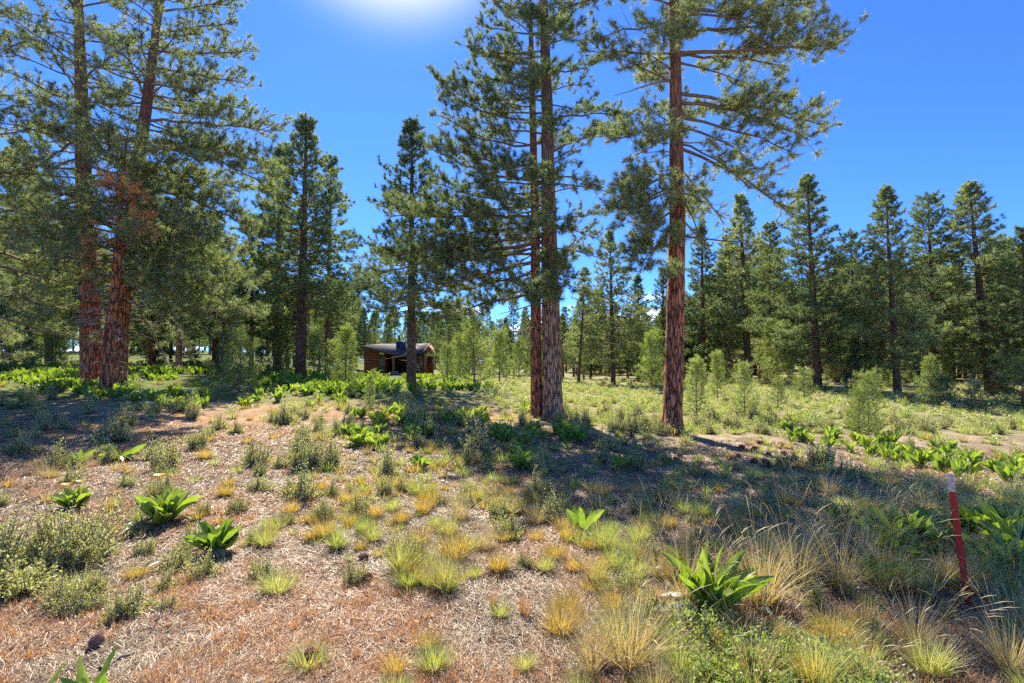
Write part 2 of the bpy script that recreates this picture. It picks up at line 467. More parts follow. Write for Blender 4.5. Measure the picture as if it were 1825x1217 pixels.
class Tree:
    def __init__(s, seed, needles=20, nlen=.19, nwid=.008, twig_r=.006, mats=None, spread=.75, sp=.105):
        s.sp = sp
        s.rng = rs(seed); s.br = MB(); s.dead = MB(); s.P = []; s.D = []; s.tr = MB()
        s.m = needles; s.nlen = nlen; s.nwid = nwid; s.twr = twig_r; s.spread = spread
        s.mats = mats or {}
        s.P2 = []; s.D2 = []; s.tw = []; s.sh = []; s.dt = []

    def trunk(s, path, radii, sides=14, rough=.0):
        """path: (k,3) points relative to base; radii at the same points; finely resampled"""
        path = np.asarray(path, float); radii = np.asarray(radii, float)
        s.path = path; s.radii = radii
        k = max(12, int((path[-1, 2] - path[0, 2]) / (.12 if rough else .8)))
        z = np.linspace(path[0, 2], path[-1, 2], k)
        x = np.interp(z, path[:, 2], path[:, 0]); y = np.interp(z, path[:, 2], path[:, 1]); r = np.interp(z, path[:, 2], radii)
        r = r * (1 + .16 * np.exp(-np.maximum(z - path[0, 2] - .25, 0) / .22))
        an = np.arange(sides) * 2 * PI / sides
        rr = r[:, None] * np.ones(sides)[None]
        if rough:
            A, ZZ = np.meshgrid(an, z)
            nn = vnoise(A * 5.2 + np.sin(ZZ * 1.7) * .5, ZZ * 2.2, 3) - .5
            n3 = vnoise(A * 11, ZZ * 6, 4) - .5
            nn[:, -1] = nn[:, 0]
            rr = rr * (1 + rough * nn) + .012 * n3
            fl = np.exp(-np.maximum(ZZ - .2, 0) / .3) * .16 * np.sin(A * 5 + 1)
            rr = rr * (1 + fl)
        X = x[:, None] + rr * np.cos(an); Y = y[:, None] + rr * np.sin(an)
        V = np.stack([X, Y, np.repeat(z[:, None], sides, 1)], -1).reshape(-1, 3)
        i = np.arange(k - 1)[:, None] * sides; j = np.arange(sides)[None]; j2 = (j + 1) % sides
        Q = np.stack([i + j, i + j2, i + sides + j2, i + sides + j], -1).reshape(-1, 4)
        s.tr.add(V, Q=Q)

    def centre(s, z):
        return np.array([np.interp(z, s.path[:, 2], s.path[:, 0]), np.interp(z, s.path[:, 2], s.path[:, 1]), z])

    def rad(s, z):
        return float(np.interp(z, s.path[:, 2], s.radii))

    def limb(s, z0, end, bow=0., leaf=1., r0=None, start=.3, twig=.42, dens=1.0, up=.35, dead=False, alt=False):
        rng = s.rng
        a = s.centre(z0); b = np.asarray(end, float)
        L = np.linalg.norm(b - a)
        if L < .15: return
        r0 = r0 or min(.55 * s.rad(z0), .012 + .011 * L)
        mid = (a + b) / 2 + np.array([0, 0, bow * L]) + rng.randn(3) * .05 * L
        k = max(5, int(L / .3))
        pts = bez(a, mid, b, k) + rng.randn(k, 3) * .02 * np.array([1, 1, 1]); pts[0] = a
        mb = s.dead if dead else s.br
        mb.tube(pts, np.linspace(r0, max(s.twr, r0 * .25), k), 5)
        if dead:
            for i in range(int(3 * L)):
                t = rng.uniform(.3, 1); p = pts[min(k - 1, int(t * (k - 1)))]
                e = p + unit(unit(b - a) + rng.randn(3) * .8) * rng.uniform(.15, .5)
                s.dt.append([p, (p + e) / 2 + rng.randn(3) * .03, e])
            return
        if leaf <= 0: return
        PL = s.P2 if alt else s.P; DL = s.D2 if alt else s.D
        n = max(5, int(L * 5.0 * dens))
        for i in range(n):
            t = start + (1 - start) * (i + rng.rand()) / n
            q = t * (k - 1); i0 = min(int(q), k - 2); p = pts[i0] + (pts[i0 + 1] - pts[i0]) * (q - i0)
            tan = unit(pts[i0 + 1] - pts[i0])
            sd = unit(np.cross(tan, [0, 0, 1.])) * (1 if i % 2 else -1)
            if rng.rand() < .25: sd = np.array([0, 0, 1.]) * rng.choice([-.5, 1])
            dr = unit(tan * rng.uniform(.4, 1) + sd * rng.uniform(.4, 1.1) + np.array([0, 0, rng.uniform(-.25, .6) + up * .5]))
            ll = twig * L * (1 - .55 * t) * rng.uniform(.5, 1.1)
            ll = min(max(ll, .22), .95 if s.m > 24 else 1.3)
            e = p + dr * ll + np.array([0, 0, up * .35 * ll])
            m_ = (p + e) / 2 - np.array([0, 0, .10 * ll])
            tw = bez(p, m_, e, 4)
            s.tw.append(tw)
            if rng.rand() > leaf: continue
            # tufts at the end and on short side shoots
            nt_ = max(2, int(ll / s.sp * (.7 + .3 * dens)))
            bz = bez(p, m_, e, 11)
            for j in range(nt_):
                tt = rng.uniform(.25, 1) if j else 1.
                c = bz[int(tt * 10)]
                if j:
                    o = unit(unit(e - p) * .7 + rng.randn(3) * .7 + np.array([0, 0, .35])) * rng.uniform(.08, .28)
                    c2 = c + o
                    if s.nwid < .014: s.sh.append([c, c + o])
                    PL.append(c2); DL.append(unit(o) + np.array([0, 0, .2]))
                else:
                    PL.append(c); DL.append(unit(e - m_) + np.array([0, 0, .15]))
        PL.append(pts[-1]); DL.append(unit(pts[-1] - pts[-2]))

    def auto(s, z0, z1, Rf, n, pitch=(-.25, .9), leaf=1., dens=1., bow=-.05, az=None, whorl=0, up=.35, twig=.42):
        rng = s.rng
        H = s.path[-1, 2]
        for i in range(n):
            t = (i + rng.rand()) / n
            z = z0 + (z1 - z0) * t
            if whorl: z = z0 + (z1 - z0) * (math.floor(t * whorl) + .15 * rng.rand()) / whorl
            a = rng.uniform(0, 2 * PI) if az is None else rng.uniform(*az)
            if az is None: a = i * 2.399 + rng.uniform(-.4, .4)
            rr = Rf(z, a) * (rng.uniform(.72, 1.12) if s.m > 24 else rng.uniform(.5, 1.18))
            p = pitch[0] + (pitch[1] - pitch[0]) * t + rng.uniform(-.12, .12)
            c = s.centre(z)
            e = c + np.array([math.cos(a) * rr, math.sin(a) * rr, math.tan(p) * rr])
            s.limb(z, e, bow=bow + rng.uniform(-.05, .05), leaf=leaf, dens=dens, up=up, twig=twig)

    def top(s, n=8):
        c = s.path[-1]
        for i in range(n):
            s.P.append(c - np.array([0, 0, i * .12]) + s.rng.randn(3) * .04); s.D.append(np.array([0, 0, 1.]) + s.rng.randn(3) * .4)

    def meshes(s, tag_, bark, needle=None, needle2=None):
        if s.tw:
            A = np.array(s.tw); V, Q = strips(A, np.ones(A.shape[:2]) * np.array([1.2, 1, .9, .7]) * s.twr); s.br.add(V, Q=Q)
        if s.sh:
            A = np.array(s.sh); V, Q = strips(A, np.ones(A.shape[:2]) * s.twr * .65); s.br.add(V, Q=Q)
        if s.dt:
            A = np.array(s.dt); V, Q = strips(A, np.ones(A.shape[:2]) * np.array([.9, .6, .4]) * s.twr); s.dead.add(V, Q=Q)
        out = [('trunk', s.tr.mesh(tag_ + '_trunk', [M[bark]], True))]
        if s.br.n: out.append(('branches', s.br.mesh(tag_ + '_branches', [M['branch']], True)))
        if s.dead.n: out.append(('dead_branches', s.dead.mesh(tag_ + '_dead', [M['deadwood']], True)))
        if s.P:
            V, T = needle_tris(s.rng, np.array(s.P), np.array(s.D), s.m, s.nlen, s.nwid, s.spread)
            out.append(('crown', new_mesh(tag_ + '_crown', V, [T], [M[needle or 'needle']])))
        if s.P2:
            V, T = needle_tris(s.rng, np.array(s.P2), np.array(s.D2), s.m, s.nlen, s.nwid, s.spread)
            out.append(('dying_foliage', new_mesh(tag_ + '_dying', V, [T], [M[needle2]])))
        return out


def stem_path(base, pts):
    """pts: list of (px,py,d) seen in photo -> path relative to base"""
    P = [np.zeros(3)]
    for (px, py, d) in pts:
        P.append(at(px, py, d) - base)
    P = np.array(P); P[0, 2] = -.15
    return P


# ------------------------------------------------------------------ hero trees
def hero_base(px, d):
    x = (px - W0 / 2) / F * d
    p = at(px, 700, d)
    return np.array([p[0], d, gz(p[0], d)])


def screen_limbs(T, base, d, lst, rng, fill=1.0):
    for L in lst:
        y0, x1, y1, bow = L[:4]
        kw = dict(L[4]) if len(L) > 4 else {}
        if not kw.get('dead'): kw['dens'] = kw.get('dens', 1.0) * fill
        dep = kw.pop('dep', rng.uniform(-1.0, 1.0))
        z0 = at(900, y0, d)[2] - base[2]
        e = at(x1, y1, d + dep) - base
        T.limb(z0, e, bow, **kw)


# the red trunked pine on the right
def pine_right():
    d = 12.5; base = hero_base(1197, d); rng = rs(5)
    T = Tree(11, needles=44, nlen=.165, nwid=.0095, twig_r=.0065, sp=.115, spread=1.0)
    path = stem_path(base, [(1203, 600, d), (1207, 400, d), (1205, 250, d), (1201, 0, d), (1201, -150, d + .1), (1205, -330, d + .2), (1208, -420, d + .2)])
    T.trunk(path, [.235, .22, .195, .165, .125, .09, .05, .02], 44, rough=.09)
    L = [(-45, 1440, -45, -.03), (15, 1448, 5, -.08), (25, 1380, 45, .04), (60, 1420, 40, -.05), (95, 1490, 78, -.13, dict(dens=1.25)),
         (100, 1400, 120, -.04), (110, 1330, 150, .05), (165, 1465, 225, .07, dict(dens=1.15)), (180, 1440, 250, .06), (185, 1390, 195, .03, dict(leaf=.7)),
         (210, 1410, 270, .08), (225, 1350, 300, .1, dict(leaf=.7)), (262, 1405, 375, .17), (255, 1330, 330, .12, dict(leaf=.7)), (300, 1290, 400, .13, dict(leaf=.5)),
         (340, 1285, 385, .1, dict(leaf=.4)), (420, 1350, 438, .05, dict(leaf=.25, dens=.6)), (350, 1255, 440, .1, dict(leaf=.4)),
         (10, 1075, -20, -.04), (35, 1060, 70, .08, dict(leaf=.5)), (95, 1045, 92, .03, dict(dens=1.1)), (100, 1110, 120, .03), (150, 1085, 100, .05, dict(leaf=.6)),
         (215, 1080, 255, -.02, dict(dens=1.2)), (235, 1120, 285, -.02, dict(dens=1.2)), (215, 1150, 190, -.05),
         (305, 1085, 375, .06, dict(dens=1.5)), (330, 1095, 405, .06, dict(dens=1.5)), (340, 1120, 380, .05, dict(dens=1.4, dep=-1)), (370, 1125, 455, .08, dict(dens=1.8)), (400, 1140, 485, .08, dict(dens=1.6)), (310, 1120, 320, .03, dict(dens=1.5)), (350, 1150, 420, .03, dict(dens=1.3, dep=-1.2)), (320, 1240, 345, .05, dict(dep=-1.5)), (240, 1180, 250, 0, dict(dep=-2)),
         (470, 1190, 492, .0, dict(dep=-.8, dens=1.6)), (420, 1215, 425, 0, dict(dep=-1.0)), (75, 1225, 60, 0, dict(dep=-1.6, dens=1.5)), (60, 1180, 90, 0, dict(dep=-1.8)),
         (200, 1240, 210, .05, dict(dep=2.2)), (150, 1160, 150, .05, dict(dep=2.4)), (20, 1240, 20, 0, dict(dep=2.4)), (350, 1240, 390, .05, dict(dep=2)),
         (0, 1280, -30, 0, dict(dep=-2)), (0, 1150, -60, 0, dict(dep=-2))]
    screen_limbs(T, base, d, L, rng, 1.6)
    screen_limbs(T, base, d, [(140, 1093, 171, .03, dict(dead=True, dep=.2)), (272, 1145, 273, .03, dict(dead=True)), (275, 1150, 290, .04, dict(dead=True)), (520, 1240, 530, 0, dict(dead=True, dep=.5)), (250, 1290, 255, .0, dict(dead=True)), (380, 1270, 470, .1, dict(dead=True)), (130, 1120, 70, .1, dict(dead=True))], rng)
    zt = path[-1, 2]
    T.auto(path[4, 2] + .6, zt, lambda z, a: 3.2 * (1 - (z - 11) / (zt - 10.4)) + .3, 34, (0, .9))
    thing('pine_tree', T.meshes('pine_right', 'bark_red'), base, label='tall pine with single thick red plated trunk, right of the paired trunks', cat='pine tree')


def pine_pair():
    d = 15.0; base = hero_base(985, d); rng = rs(6)
    T = Tree(12, needles=40, nlen=.175, nwid=.0115, twig_r=.007, sp=.10, spread=1.0)
    path = stem_path(base, [(983, 600, d), (978, 400, d), (975, 200, d), (969, 0, d), (966, -60, d), (965, -100, d), (965, -140, d)])
    T.trunk(path, [.31, .27, .225, .175, .125, .09, .05, .015], 44, rough=.09)
    dd = dict
    L = [(-20, 890, -30, -.1), (20, 862, -5, -.1), (55, 850, 40, -.12), (90, 850, 95, -.1), (115, 832, 80, -.15), (150, 830, 120, -.12), (170, 800, 165, -.12),
         (215, 783, 150, -.22, dd(dens=1.1)), (252, 787, 205, -.2, dd(dens=1.1)), (240, 840, 225, -.1), (290, 800, 260, -.14), (325, 762, 258, -.16, dd(dens=1.1)), (325, 830, 310, -.1),
         (350, 775, 325, -.12), (365, 770, 372, -.07, dd(dens=1.2)), (385, 700, 385, -.06, dd(dens=1.1)), (400, 770, 420, -.04, dd(dens=1.2)), (415, 700, 455, .02, dd(dens=1.2)), (430, 660, 490, .04, dd(dens=1.1)),
         (450, 760, 490, .03, dd(dens=1.3)), (460, 690, 540, .05, dd(dens=1.1)), (480, 800, 520, .04, dd(dens=1.3)), (505, 840, 560, .05, dd(dens=1.0)), (520, 780, 570, .05),
         (0, 1050, -30, -.06), (40, 1045, 0, -.1), (80, 1060, 50, -.1), (125, 1070, 110, -.06), (160, 1050, 150, -.04, dd(leaf=.8)), (185, 1048, 195, .04, dd(leaf=.7)),
         (215, 1118, 208, .03, dd(dens=1.2)), (275, 1110, 235, .06, dd(dens=1.2)), (290, 1050, 255, .03, dd(dens=1)), (330, 1075, 335, .07), (310, 1085, 345, .08, dd(leaf=.8)),
         (395, 1060, 385, .0, dd(dens=1.2)), (400, 1075, 430, .05), (440, 1070, 460, .03, dd(dens=1.2)), (480, 1045, 500, .03), (500, 1050, 530, .05),
         (500, 985, 530, 0, dd(dep=-1.9, dens=1.7)), (470, 1000, 500, 0, dd(dep=-2.1, dens=1.5)), (520, 955, 540, 0, dd(dep=-1.6, dens=1.6)), (300, 970, 330, 0, dd(dep=-2.2, dens=1.2)), (220, 980, 230, 0, dd(dep=-2.2)),
         (130, 960, 130, 0, dd(dep=-2.3)), (70, 990, 70, 0, dd(dep=-2.2)), (400, 1000, 410, 0, dd(dep=-2.3)), (380, 930, 410, 0, dd(dep=-2.2)), (180, 930, 170, 0, dd(dep=-2.)), (30, 935, 30, 0, dd(dep=-2.)),
         (450, 1010, 470, .05, dd(dep=2.5)), (350, 960, 360, .05, dd(dep=2.6)), (260, 1000, 260, 0, dd(dep=2.5)), (160, 950, 150, 0, dd(dep=2.4)), (60, 1000, 50, 0, dd(dep=2.4)), (500, 900, 540, .05, dd(dep=2.3)), (420, 880, 440, 0, dd(dep=2)), (100, 900, 110, 0, dd(dep=1.5)), (200, 880, 200, 0, dd(dep=1.5)), (300, 880, 310, 0, dd(dep=-1.5)), (370, 860, 390, 0, dd(dep=-1.5)), (440, 850, 470, 0, dd(dep=1.8))]
    screen_limbs(T, base, d, L, rng, 1.25)
    screen_limbs(T, base, d, [(575, 905, 592, .03, dd(dead=True, dep=-.3)), (590, 925, 600, 0, dd(dead=True)), (345, 1072, 322, .0, dd(dead=True)), (540, 890, 560, .05, dd(dead=True)), (560, 1020, 570, .05, dd(dead=True, dep=.5))], rng)
    zt = path[-1, 2]; zs = path[4, 2] + .8
    zs = path[4, 2] + .2
    T.auto(zs, zt, lambda z, a: 1.2 * (1 - (z - zs) / (zt - zs + .5)) + .3, 22, (.1, 1.0))
    T.top()
    thing('pine_tree', T.meshes('pine_pair', 'bark_brown'), base, label='big brown barked pine, thicker right-hand trunk of the close pair in the middle', cat='pine tree')
    # its slender neighbour
    b2 = hero_base(957, d + .15); d2 = d + .15
    T = Tree(13, needles=34, nlen=.175, nwid=.0115, twig_r=.007, spread=1.0)
    path = stem_path(b2, [(955, 600, d2), (954, 400, d2), (949, 200, d2), (946, 60, d2), (944, -20, d2), (944, -70, d2)])
    T.trunk(path, [.185, .16, .13, .10, .07, .035, .012], 32, rough=.09)
    L = [(480, 900, 510, .03), (440, 870, 470, .03), (450, 905, 480, .03), (400, 880, 400, -.02), (370, 870, 345, -.05), (310, 880, 290, -.05), (260, 870, 245, -.05), (190, 880, 170, -.08), (140, 870, 110, -.08), (100, 890, 70, -.1), (60, 900, 20, -.1), (20, 905, -30, -.1), (0, 980, -60, -.1), (300, 920, 320, 0, dd(dep=-1.5)), (150, 930, 140, 0, dd(dep=-1.5)), (350, 900, 350, 0, dd(dep=-1.6)), (420, 925, 430, 0, dd(dep=-1.7)), (500, 935, 520, 0, dd(dep=-1.4, dens=1.4))]
    screen_limbs(T, b2, d2, L, rng, 1.3)
    screen_limbs(T, b2, d2, [(588, 918, 598, 0, dd(dead=True)), (560, 915, 575, 0, dd(dead=True))], rng)
    T.top()
    thing('pine_tree', T.meshes('pine_slim', 'bark_red'), b2, label='slender red barked pine leaning against the thicker trunk in the middle', cat='pine tree')


def pines_left():
    rng = rs(8); dd = dict
    # rearmost red trunk
    d = 18.5; b = hero_base(165, d)
    T = Tree(21, needles=28, nlen=.19, nwid=.0135, twig_r=.009, spread=1.0, sp=.12)
    path = stem_path(b, [(163, 560, d), (152, 400, d), (146, 200, d), (140, 0, d), (138, -150, d), (138, -260, d)])
    T.trunk(path, [.36, .33, .27, .21, .14, .08, .02], 36, rough=.1)
    zt = path[-1, 2]
    zs = at(900, 430, d)[2] - b[2]
    T.auto(zs, zt, lambda z, a: (3.7 - .9 * max(0, -math.cos(a))) * (1 - max(0, z - 8) / (zt - 7.5)) + .4, 84, (-.35, .8), dens=.95, bow=.04)
    screen_limbs(T, b, d, [(400, 20, 520, .12), (350, -40, 500, .12), (430, 60, 540, .1), (330, 10, 400, .08), (240, 10, 330, .05), (320, 90, 480, .1, dd(dep=-2)), (390, 110, 470, .05, dd(dep=-2.3))], rng)
    thing('pine_tree', T.meshes('pine_left', 'bark_red'), b, label='stout red barked pine at left, farther left of the two big trunks', cat='pine tree')
    # right one of the two, leaning right higher up
    d = 18.0; b = hero_base(207, d)
    T = Tree(22, needles=28, nlen=.19, nwid=.0135, twig_r=.009, spread=1.0, sp=.12)
    path = stem_path(b, [(216, 560, d), (226, 430, d), (246, 300, d), (266, 150, d), (285, 0, d), (295, -120, d), (300, -200, d)])
    T.trunk(path, [.30, .27, .235, .20, .16, .11, .06, .02], 36, rough=.1)
    L = [(-20, 420, -40, -.03), (20, 432, -5, -.05), (60, 412, 40, 0), (90, 438, 90, -.04), (120, 445, 150, 0), (170, 442, 195, .03), (190, 400, 210, .02), (215, 484, 235, .02, dd(dens=1.2)), (250, 480, 290, .05, dd(dens=1.2)),
         (260, 470, 330, .08), (290, 430, 335, .06, dd(dens=1.2)), (300, 400, 350, .05), (330, 432, 400, .08, dd(dens=1.2)), (360, 420, 455, .1, dd(dens=1.2)), (380, 445, 510, .1), (410, 440, 560, .1), (430, 400, 600, .1), (450, 330, 590, .08),
         (465, 360, 560, .1), (400, 380, 470, .08), (350, 350, 420, .06, dd(dep=-2)), (420, 330, 500, .08, dd(dep=-2)), (260, 360, 290, .05, dd(dep=-1.8)), (150, 370, 160, 0), (60, 350, 60, 0), (440, 300, 540, .05, dd(dep=-2.5)),
         (500, 345, 640, .12, dd(leaf=.3)), (510, 300, 650, .1, dd(leaf=.2))]
    screen_limbs(T, b, d, L, rng, 1.5)
    zt = path[-1, 2]; zs = at(900, 440, d)[2] - b[2]
    T.auto(zs, zt, lambda z, a: 2.9 * (1 - max(0, z - 8) / (zt - 7.5)) + .4, 82, (-.2, .8), az=(PI * .35, PI * 1.9), dens=.95)
    for i in range(20):
        z = rng.uniform(1.2, 4.2); a = rng.uniform(0, 2 * PI); l = rng.uniform(.6, 1.5)
        T.limb(z, T.centre(z) + np.array([math.cos(a) * l, math.sin(a) * l, rng.uniform(-.4, .1)]), .05, dead=True)
    thing('pine_tree', T.meshes('pine_leaning', 'bark_red'), b, label='big red barked pine at left leaning right, its limbs reaching into the sky', cat='pine tree')
    # small one in front with dying orange sprays
    d = 15.8; b = hero_base(188, d)
    T = Tree(23, needles=20, nlen=.21, nwid=.0135, twig_r=.008)
    path = stem_path(b, [(195, 600, d), (208, 480, d), (214, 380, d), (222, 290, d), (224, 250, d)])
    T.trunk(path, [.17, .155, .12, .09, .04, .015], 26, rough=.1)
    zt = path[-1, 2]; zs = at(900, 480, d)[2] - b[2]
    T.auto(zs, zt, lambda z, a: 2.3 * (1 - (z - zs) / (zt - zs + .6)) + .35, 44, (-.15, .9), dens=1.1)
    for (y0, x1, y1) in [(345, 180, 330), (360, 205, 320), (420, 150, 450), (410, 250, 410), (370, 230, 340)]:
        screen_limbs(T, b, d, [(y0, x1, y1, 0, dd(dep=-1.5, alt=True))], rng)
    for i in range(36):
        z = rng.uniform(.9, 4.4); a = rng.uniform(0, 2 * PI); l = rng.uniform(.5, 1.4)
        T.limb(z, T.centre(z) + np.array([math.cos(a) * l, math.sin(a) * l, rng.uniform(-.5, .1)]), .06, dead=True)
    thing('pine_tree', T.meshes('pine_dying', 'bark_red', 'needle', 'needle_dead'), b, label='thin pine with orange dying sprays and bare dead twigs in front of the left pair', cat='pine tree')
    # at the left margin
    d = 17; b = hero_base(-75, d)
    T = Tree(24, needles=28, nlen=.19, nwid=.0135, twig_r=.009, spread=1.0, sp=.12)
    path = stem_path(b, [(-75, 500, d), (-72, 300, d), (-70, 100, d), (-70, -80, d)])
    T.trunk(path, [.3, .27, .22, .13, .02], 20, rough=.1)
    zt = path[-1, 2]
    T.auto(2.9, zt, lambda z, a: 4.2 * (1 - (z - 2.6) / (zt - 2)) + .8, 62, (-.35, .8), dens=1.)
    thing('pine_tree', T.meshes('pine_edge', 'bark_brown'), b, label='pine whose drooping boughs enter at the left margin', cat='pine tree')


# ------------------------------------------------------------------ mid-distance pines (a few built, then copied)
def mid_tree(seed, H, rb, crown0, Rmax, nl=92, shape=.85, m=22, w=.031, ln=.25, dens=1.0, bark='bark_dark', needle='needle_mid', pitch=(-.15, .75), lean=0., fork=False, up=.35, twr=.012):
    T = Tree(seed, needles=m, nlen=ln, nwid=w, twig_r=twr, sp=.19, spread=1.0)
    T.trunk([[0, 0, -.3], [lean * .3, 0, H * .35], [lean * .7, 0, H * .7], [lean, 0, H]], [rb, rb * .8, rb * .45, .02], 14)
    z0 = crown0 * H
    rng = T.rng

    def Rf(z, a):
        t = (z - z0) / (H - z0)
        return Rmax * (max(0, 1 - t) ** shape) * min(1, (t + .12) / .25) * (1 + .22 * math.sin(a * 2 + seed)) + .18
    T.auto(z0, H - .1, Rf, nl, pitch, dens=dens, up=up)
    for i in range(10):
        z = rng.uniform(.35, 1) * z0; a = rng.uniform(0, 2 * PI); l = rng.uniform(.4, 1.6)
        T.limb(z, T.centre(z) + np.array([math.cos(a) * l, math.sin(a) * l, rng.uniform(-.4, .2)]), .0, leaf=0)
    T.top(9)
    return T.meshes('midpine%d' % seed, bark, needle)


PROTO = {}
PROTO['cone_a'] = (mid_tree(101, 15, .27, .24, 3.6, 140, shape=1.0), 15)
PROTO['cone_b'] = (mid_tree(102, 15, .26, .15, 4.0, 150, shape=.9), 15)
PROTO['cone_c'] = (mid_tree(103, 15, .24, .08, 3.6, 145, shape=1.0, bark='bark_red'), 15)
PROTO['round_d'] = (mid_tree(104, 15, .26, .22, 3.1, 110, shape=.5, lean=.3), 15)
PROTO['slim_e'] = (mid_tree(105, 15, .19, .34, 2.2, 90, shape=.7, bark='bark_brown'), 15)
PROTO['slim_f'] = (mid_tree(106, 15, .18, .25, 2.3, 90, shape=.8, lean=-.2), 15)


def place_mid(kind, bx, tx, ty, d, label, group=None, width=1.0, rz=None, by=None, name='pine_tree', cat='pine tree'):
    ms, H = PROTO[kind]
    b = hero_base(bx, d)
    if by is not None:
        b = np.array([b[0], b[1], min(b[2], at(bx, by, d)[2])])
    top = at(tx, ty, d)
    h = top[2] - b[2]
    rz = random.Random(int(bx * 7 + d)).uniform(0, 6.28) if rz is None else rz
    o = thing(name, ms, b, 0, 1, label, cat, group)
    s = h / H
    o.scale = (s * width, s * width, s)
    lean = math.atan2(top[0] - b[0], h)
    o.rotation_euler = (0, lean, 0)
    o.rotation_mode = 'XYZ'
    from mathutils import Matrix
    o.rotation_euler = (Matrix.Rotation(lean, 3, 'Y') @ Matrix.Rotation(rz, 3, 'Z')).to_euler()
    return o


def mids():
    G = 'pines at the forest edge'
    rows = [
        ('cone_a', 535, 546, 214, 31, 'tallest dark pine left of the cabin with a pointed crown', 1.15),
        ('slim_f', 583, 592, 280, 36, 'narrow pine just right of the tallest one left of the cabin', 1.1),
        ('cone_b', 493, 500, 268, 37, 'dark pine close behind the left side of the tallest pine left of the cabin', 1.0),
        ('cone_a', 733, 734, 218, 24, 'pine with reddish trunk standing in front of the cabin', 1.0),
        ('slim_e', 447, 450, 385, 36, 'pine with slim red trunk beyond the round green sapling', 1.2),
        ('cone_b', 1093, 1087, 415, 34, 'pointed pine centred in the gap between the paired trunks and the red trunk', .95),
        ('slim_f', 1031, 1040, 478, 34, 'low pine with thin straight stem just right of the paired trunks', 1.2),
        ('cone_c', 1138, 1137, 492, 40, 'shorter pine behind the right shoulder of the pointed pine in the gap', 1.2),
        ('cone_a', 1335, 1318, 350, 36, 'pine with spire top right of the tall red trunk', 1.1),
        ('slim_e', 1369, 1373, 400, 31, 'slim pine with red forked base at the meadow edge', 1.15),
        ('cone_b', 1458, 1438, 318, 28, 'broad pine with dark trunk, tallest of the row at right', 1.08),
        ('round_d', 1525, 1515, 418, 34, 'round topped pine between two taller spires at right', 1.05),
        ('cone_b', 1600, 1578, 338, 25, 'pointed pine with thick dark trunk at the edge of the right meadow', 1.0),
        ('round_d', 1665, 1660, 352, 30, 'twin topped blunt pine between the two right spires', .95),
        ('cone_b', 1765, 1727, 330, 28, 'broad spired pine above the fallen log at right', 1.2),
        ('cone_c', 1835, 1822, 408, 25, 'pine cut by the right margin of the view', 1.15),
        ('cone_c', 1255, 1250, 400, 38, 'dark stemmed pine behind the low limb of the tall red trunk', 1.0),
        ('cone_c', 1180, 1182, 480, 42, 'pine mostly hidden behind the tall red trunk', 1.1),
        ('cone_a', 88, 70, 330, 30, 'pine with leaning dark trunk far left behind the big boughs', 1.2),
        ('cone_b', 50, 30, 250, 27, 'pine with thick leaning purple grey trunk near the left margin', 1.1),
        ('slim_e', 317, 330, 330, 30, 'pine with short visible red trunk right of the left thicket', 1.3),
        ('cone_a', 383, 385, 380, 42, 'dark trunked pine behind the boughs of the leaning pine', 1.2),
        ('cone_c', 270, 265, 300, 36, 'pine filling the gap behind the left pair of trunks', 1.2),
        ('slim_f', 1210 + 90, 1296, 420, 44, 'thin pine in shadow behind the saplings right of the red trunk', 1.2),
    ]
    for (k, bx, tx, ty, d, lab, w) in rows:
        place_mid(k, bx, tx, ty, d, lab, G, w)
    # forest behind: individual trees, each its own object
    rng = rs(77)
    kinds = ['cone_a', 'cone_b', 'cone_c', 'round_d', 'slim_e', 'slim_f']
    spots = []

    def skyline(px):
        return float(np.interp(px, [-200, 0, 120, 300, 420, 470, 640, 680, 780, 1000, 1080, 1150, 1300, 1380, 1430, 1500, 1540, 1760, 1850, 2050],
                               [330, 340, 420, 400, 470, 470, 500, 560, 545, 540, 510, 560, 450, 450, 440, 470, 480, 430, 440, 420]))
    tries = 0
    while len(spots) < 215 and tries < 9000:
        tries += 1
        d = 38 + 70 * rng.rand() ** 1.3
        px = rng.uniform(-260, 2080)
        if px < 560 and rng.rand() < .68: continue
        if px > 1200 and d < 75 and rng.rand() < .45: continue
        x = (px - W0 / 2) / F * d
        if 640 < px < 785 and d < 66: continue
        if any((x - a) ** 2 + (d - b) ** 2 < 2.6 ** 2 for a, b in spots): continue
        if px < 160 and px > 110 and d < 200 and rng.rand() < .8: continue
        spots.append((x, d))
        ty = skyline(px) + rng.uniform(-12, 75)
        by = None
        k = kinds[rng.randint(6)] if px > 900 else ['cone_a', 'slim_e', 'slim_f', 'cone_a', 'round_d'][rng.randint(5)]
        side = 'left' if px < 640 else ('cabin' if px < 900 else ('gap' if px < 1200 else 'right'))
        lab = {'left': 'distant pine in the open wood behind the left thicket', 'cabin': 'distant pine in the wood around and behind the cabin',
               'gap': 'distant pine in the wood seen between the middle trunks', 'right': 'distant pine deep in the forest behind the right meadow'}[side]
        place_mid(k, px, px + rng.uniform(-8, 8), ty, d, lab, {'left': 'distant pines at left', 'cabin': 'distant pines around the cabin', 'gap': 'distant pines in the gap', 'right': 'distant pines at right'}[side], rng.uniform(1.0, 1.5))


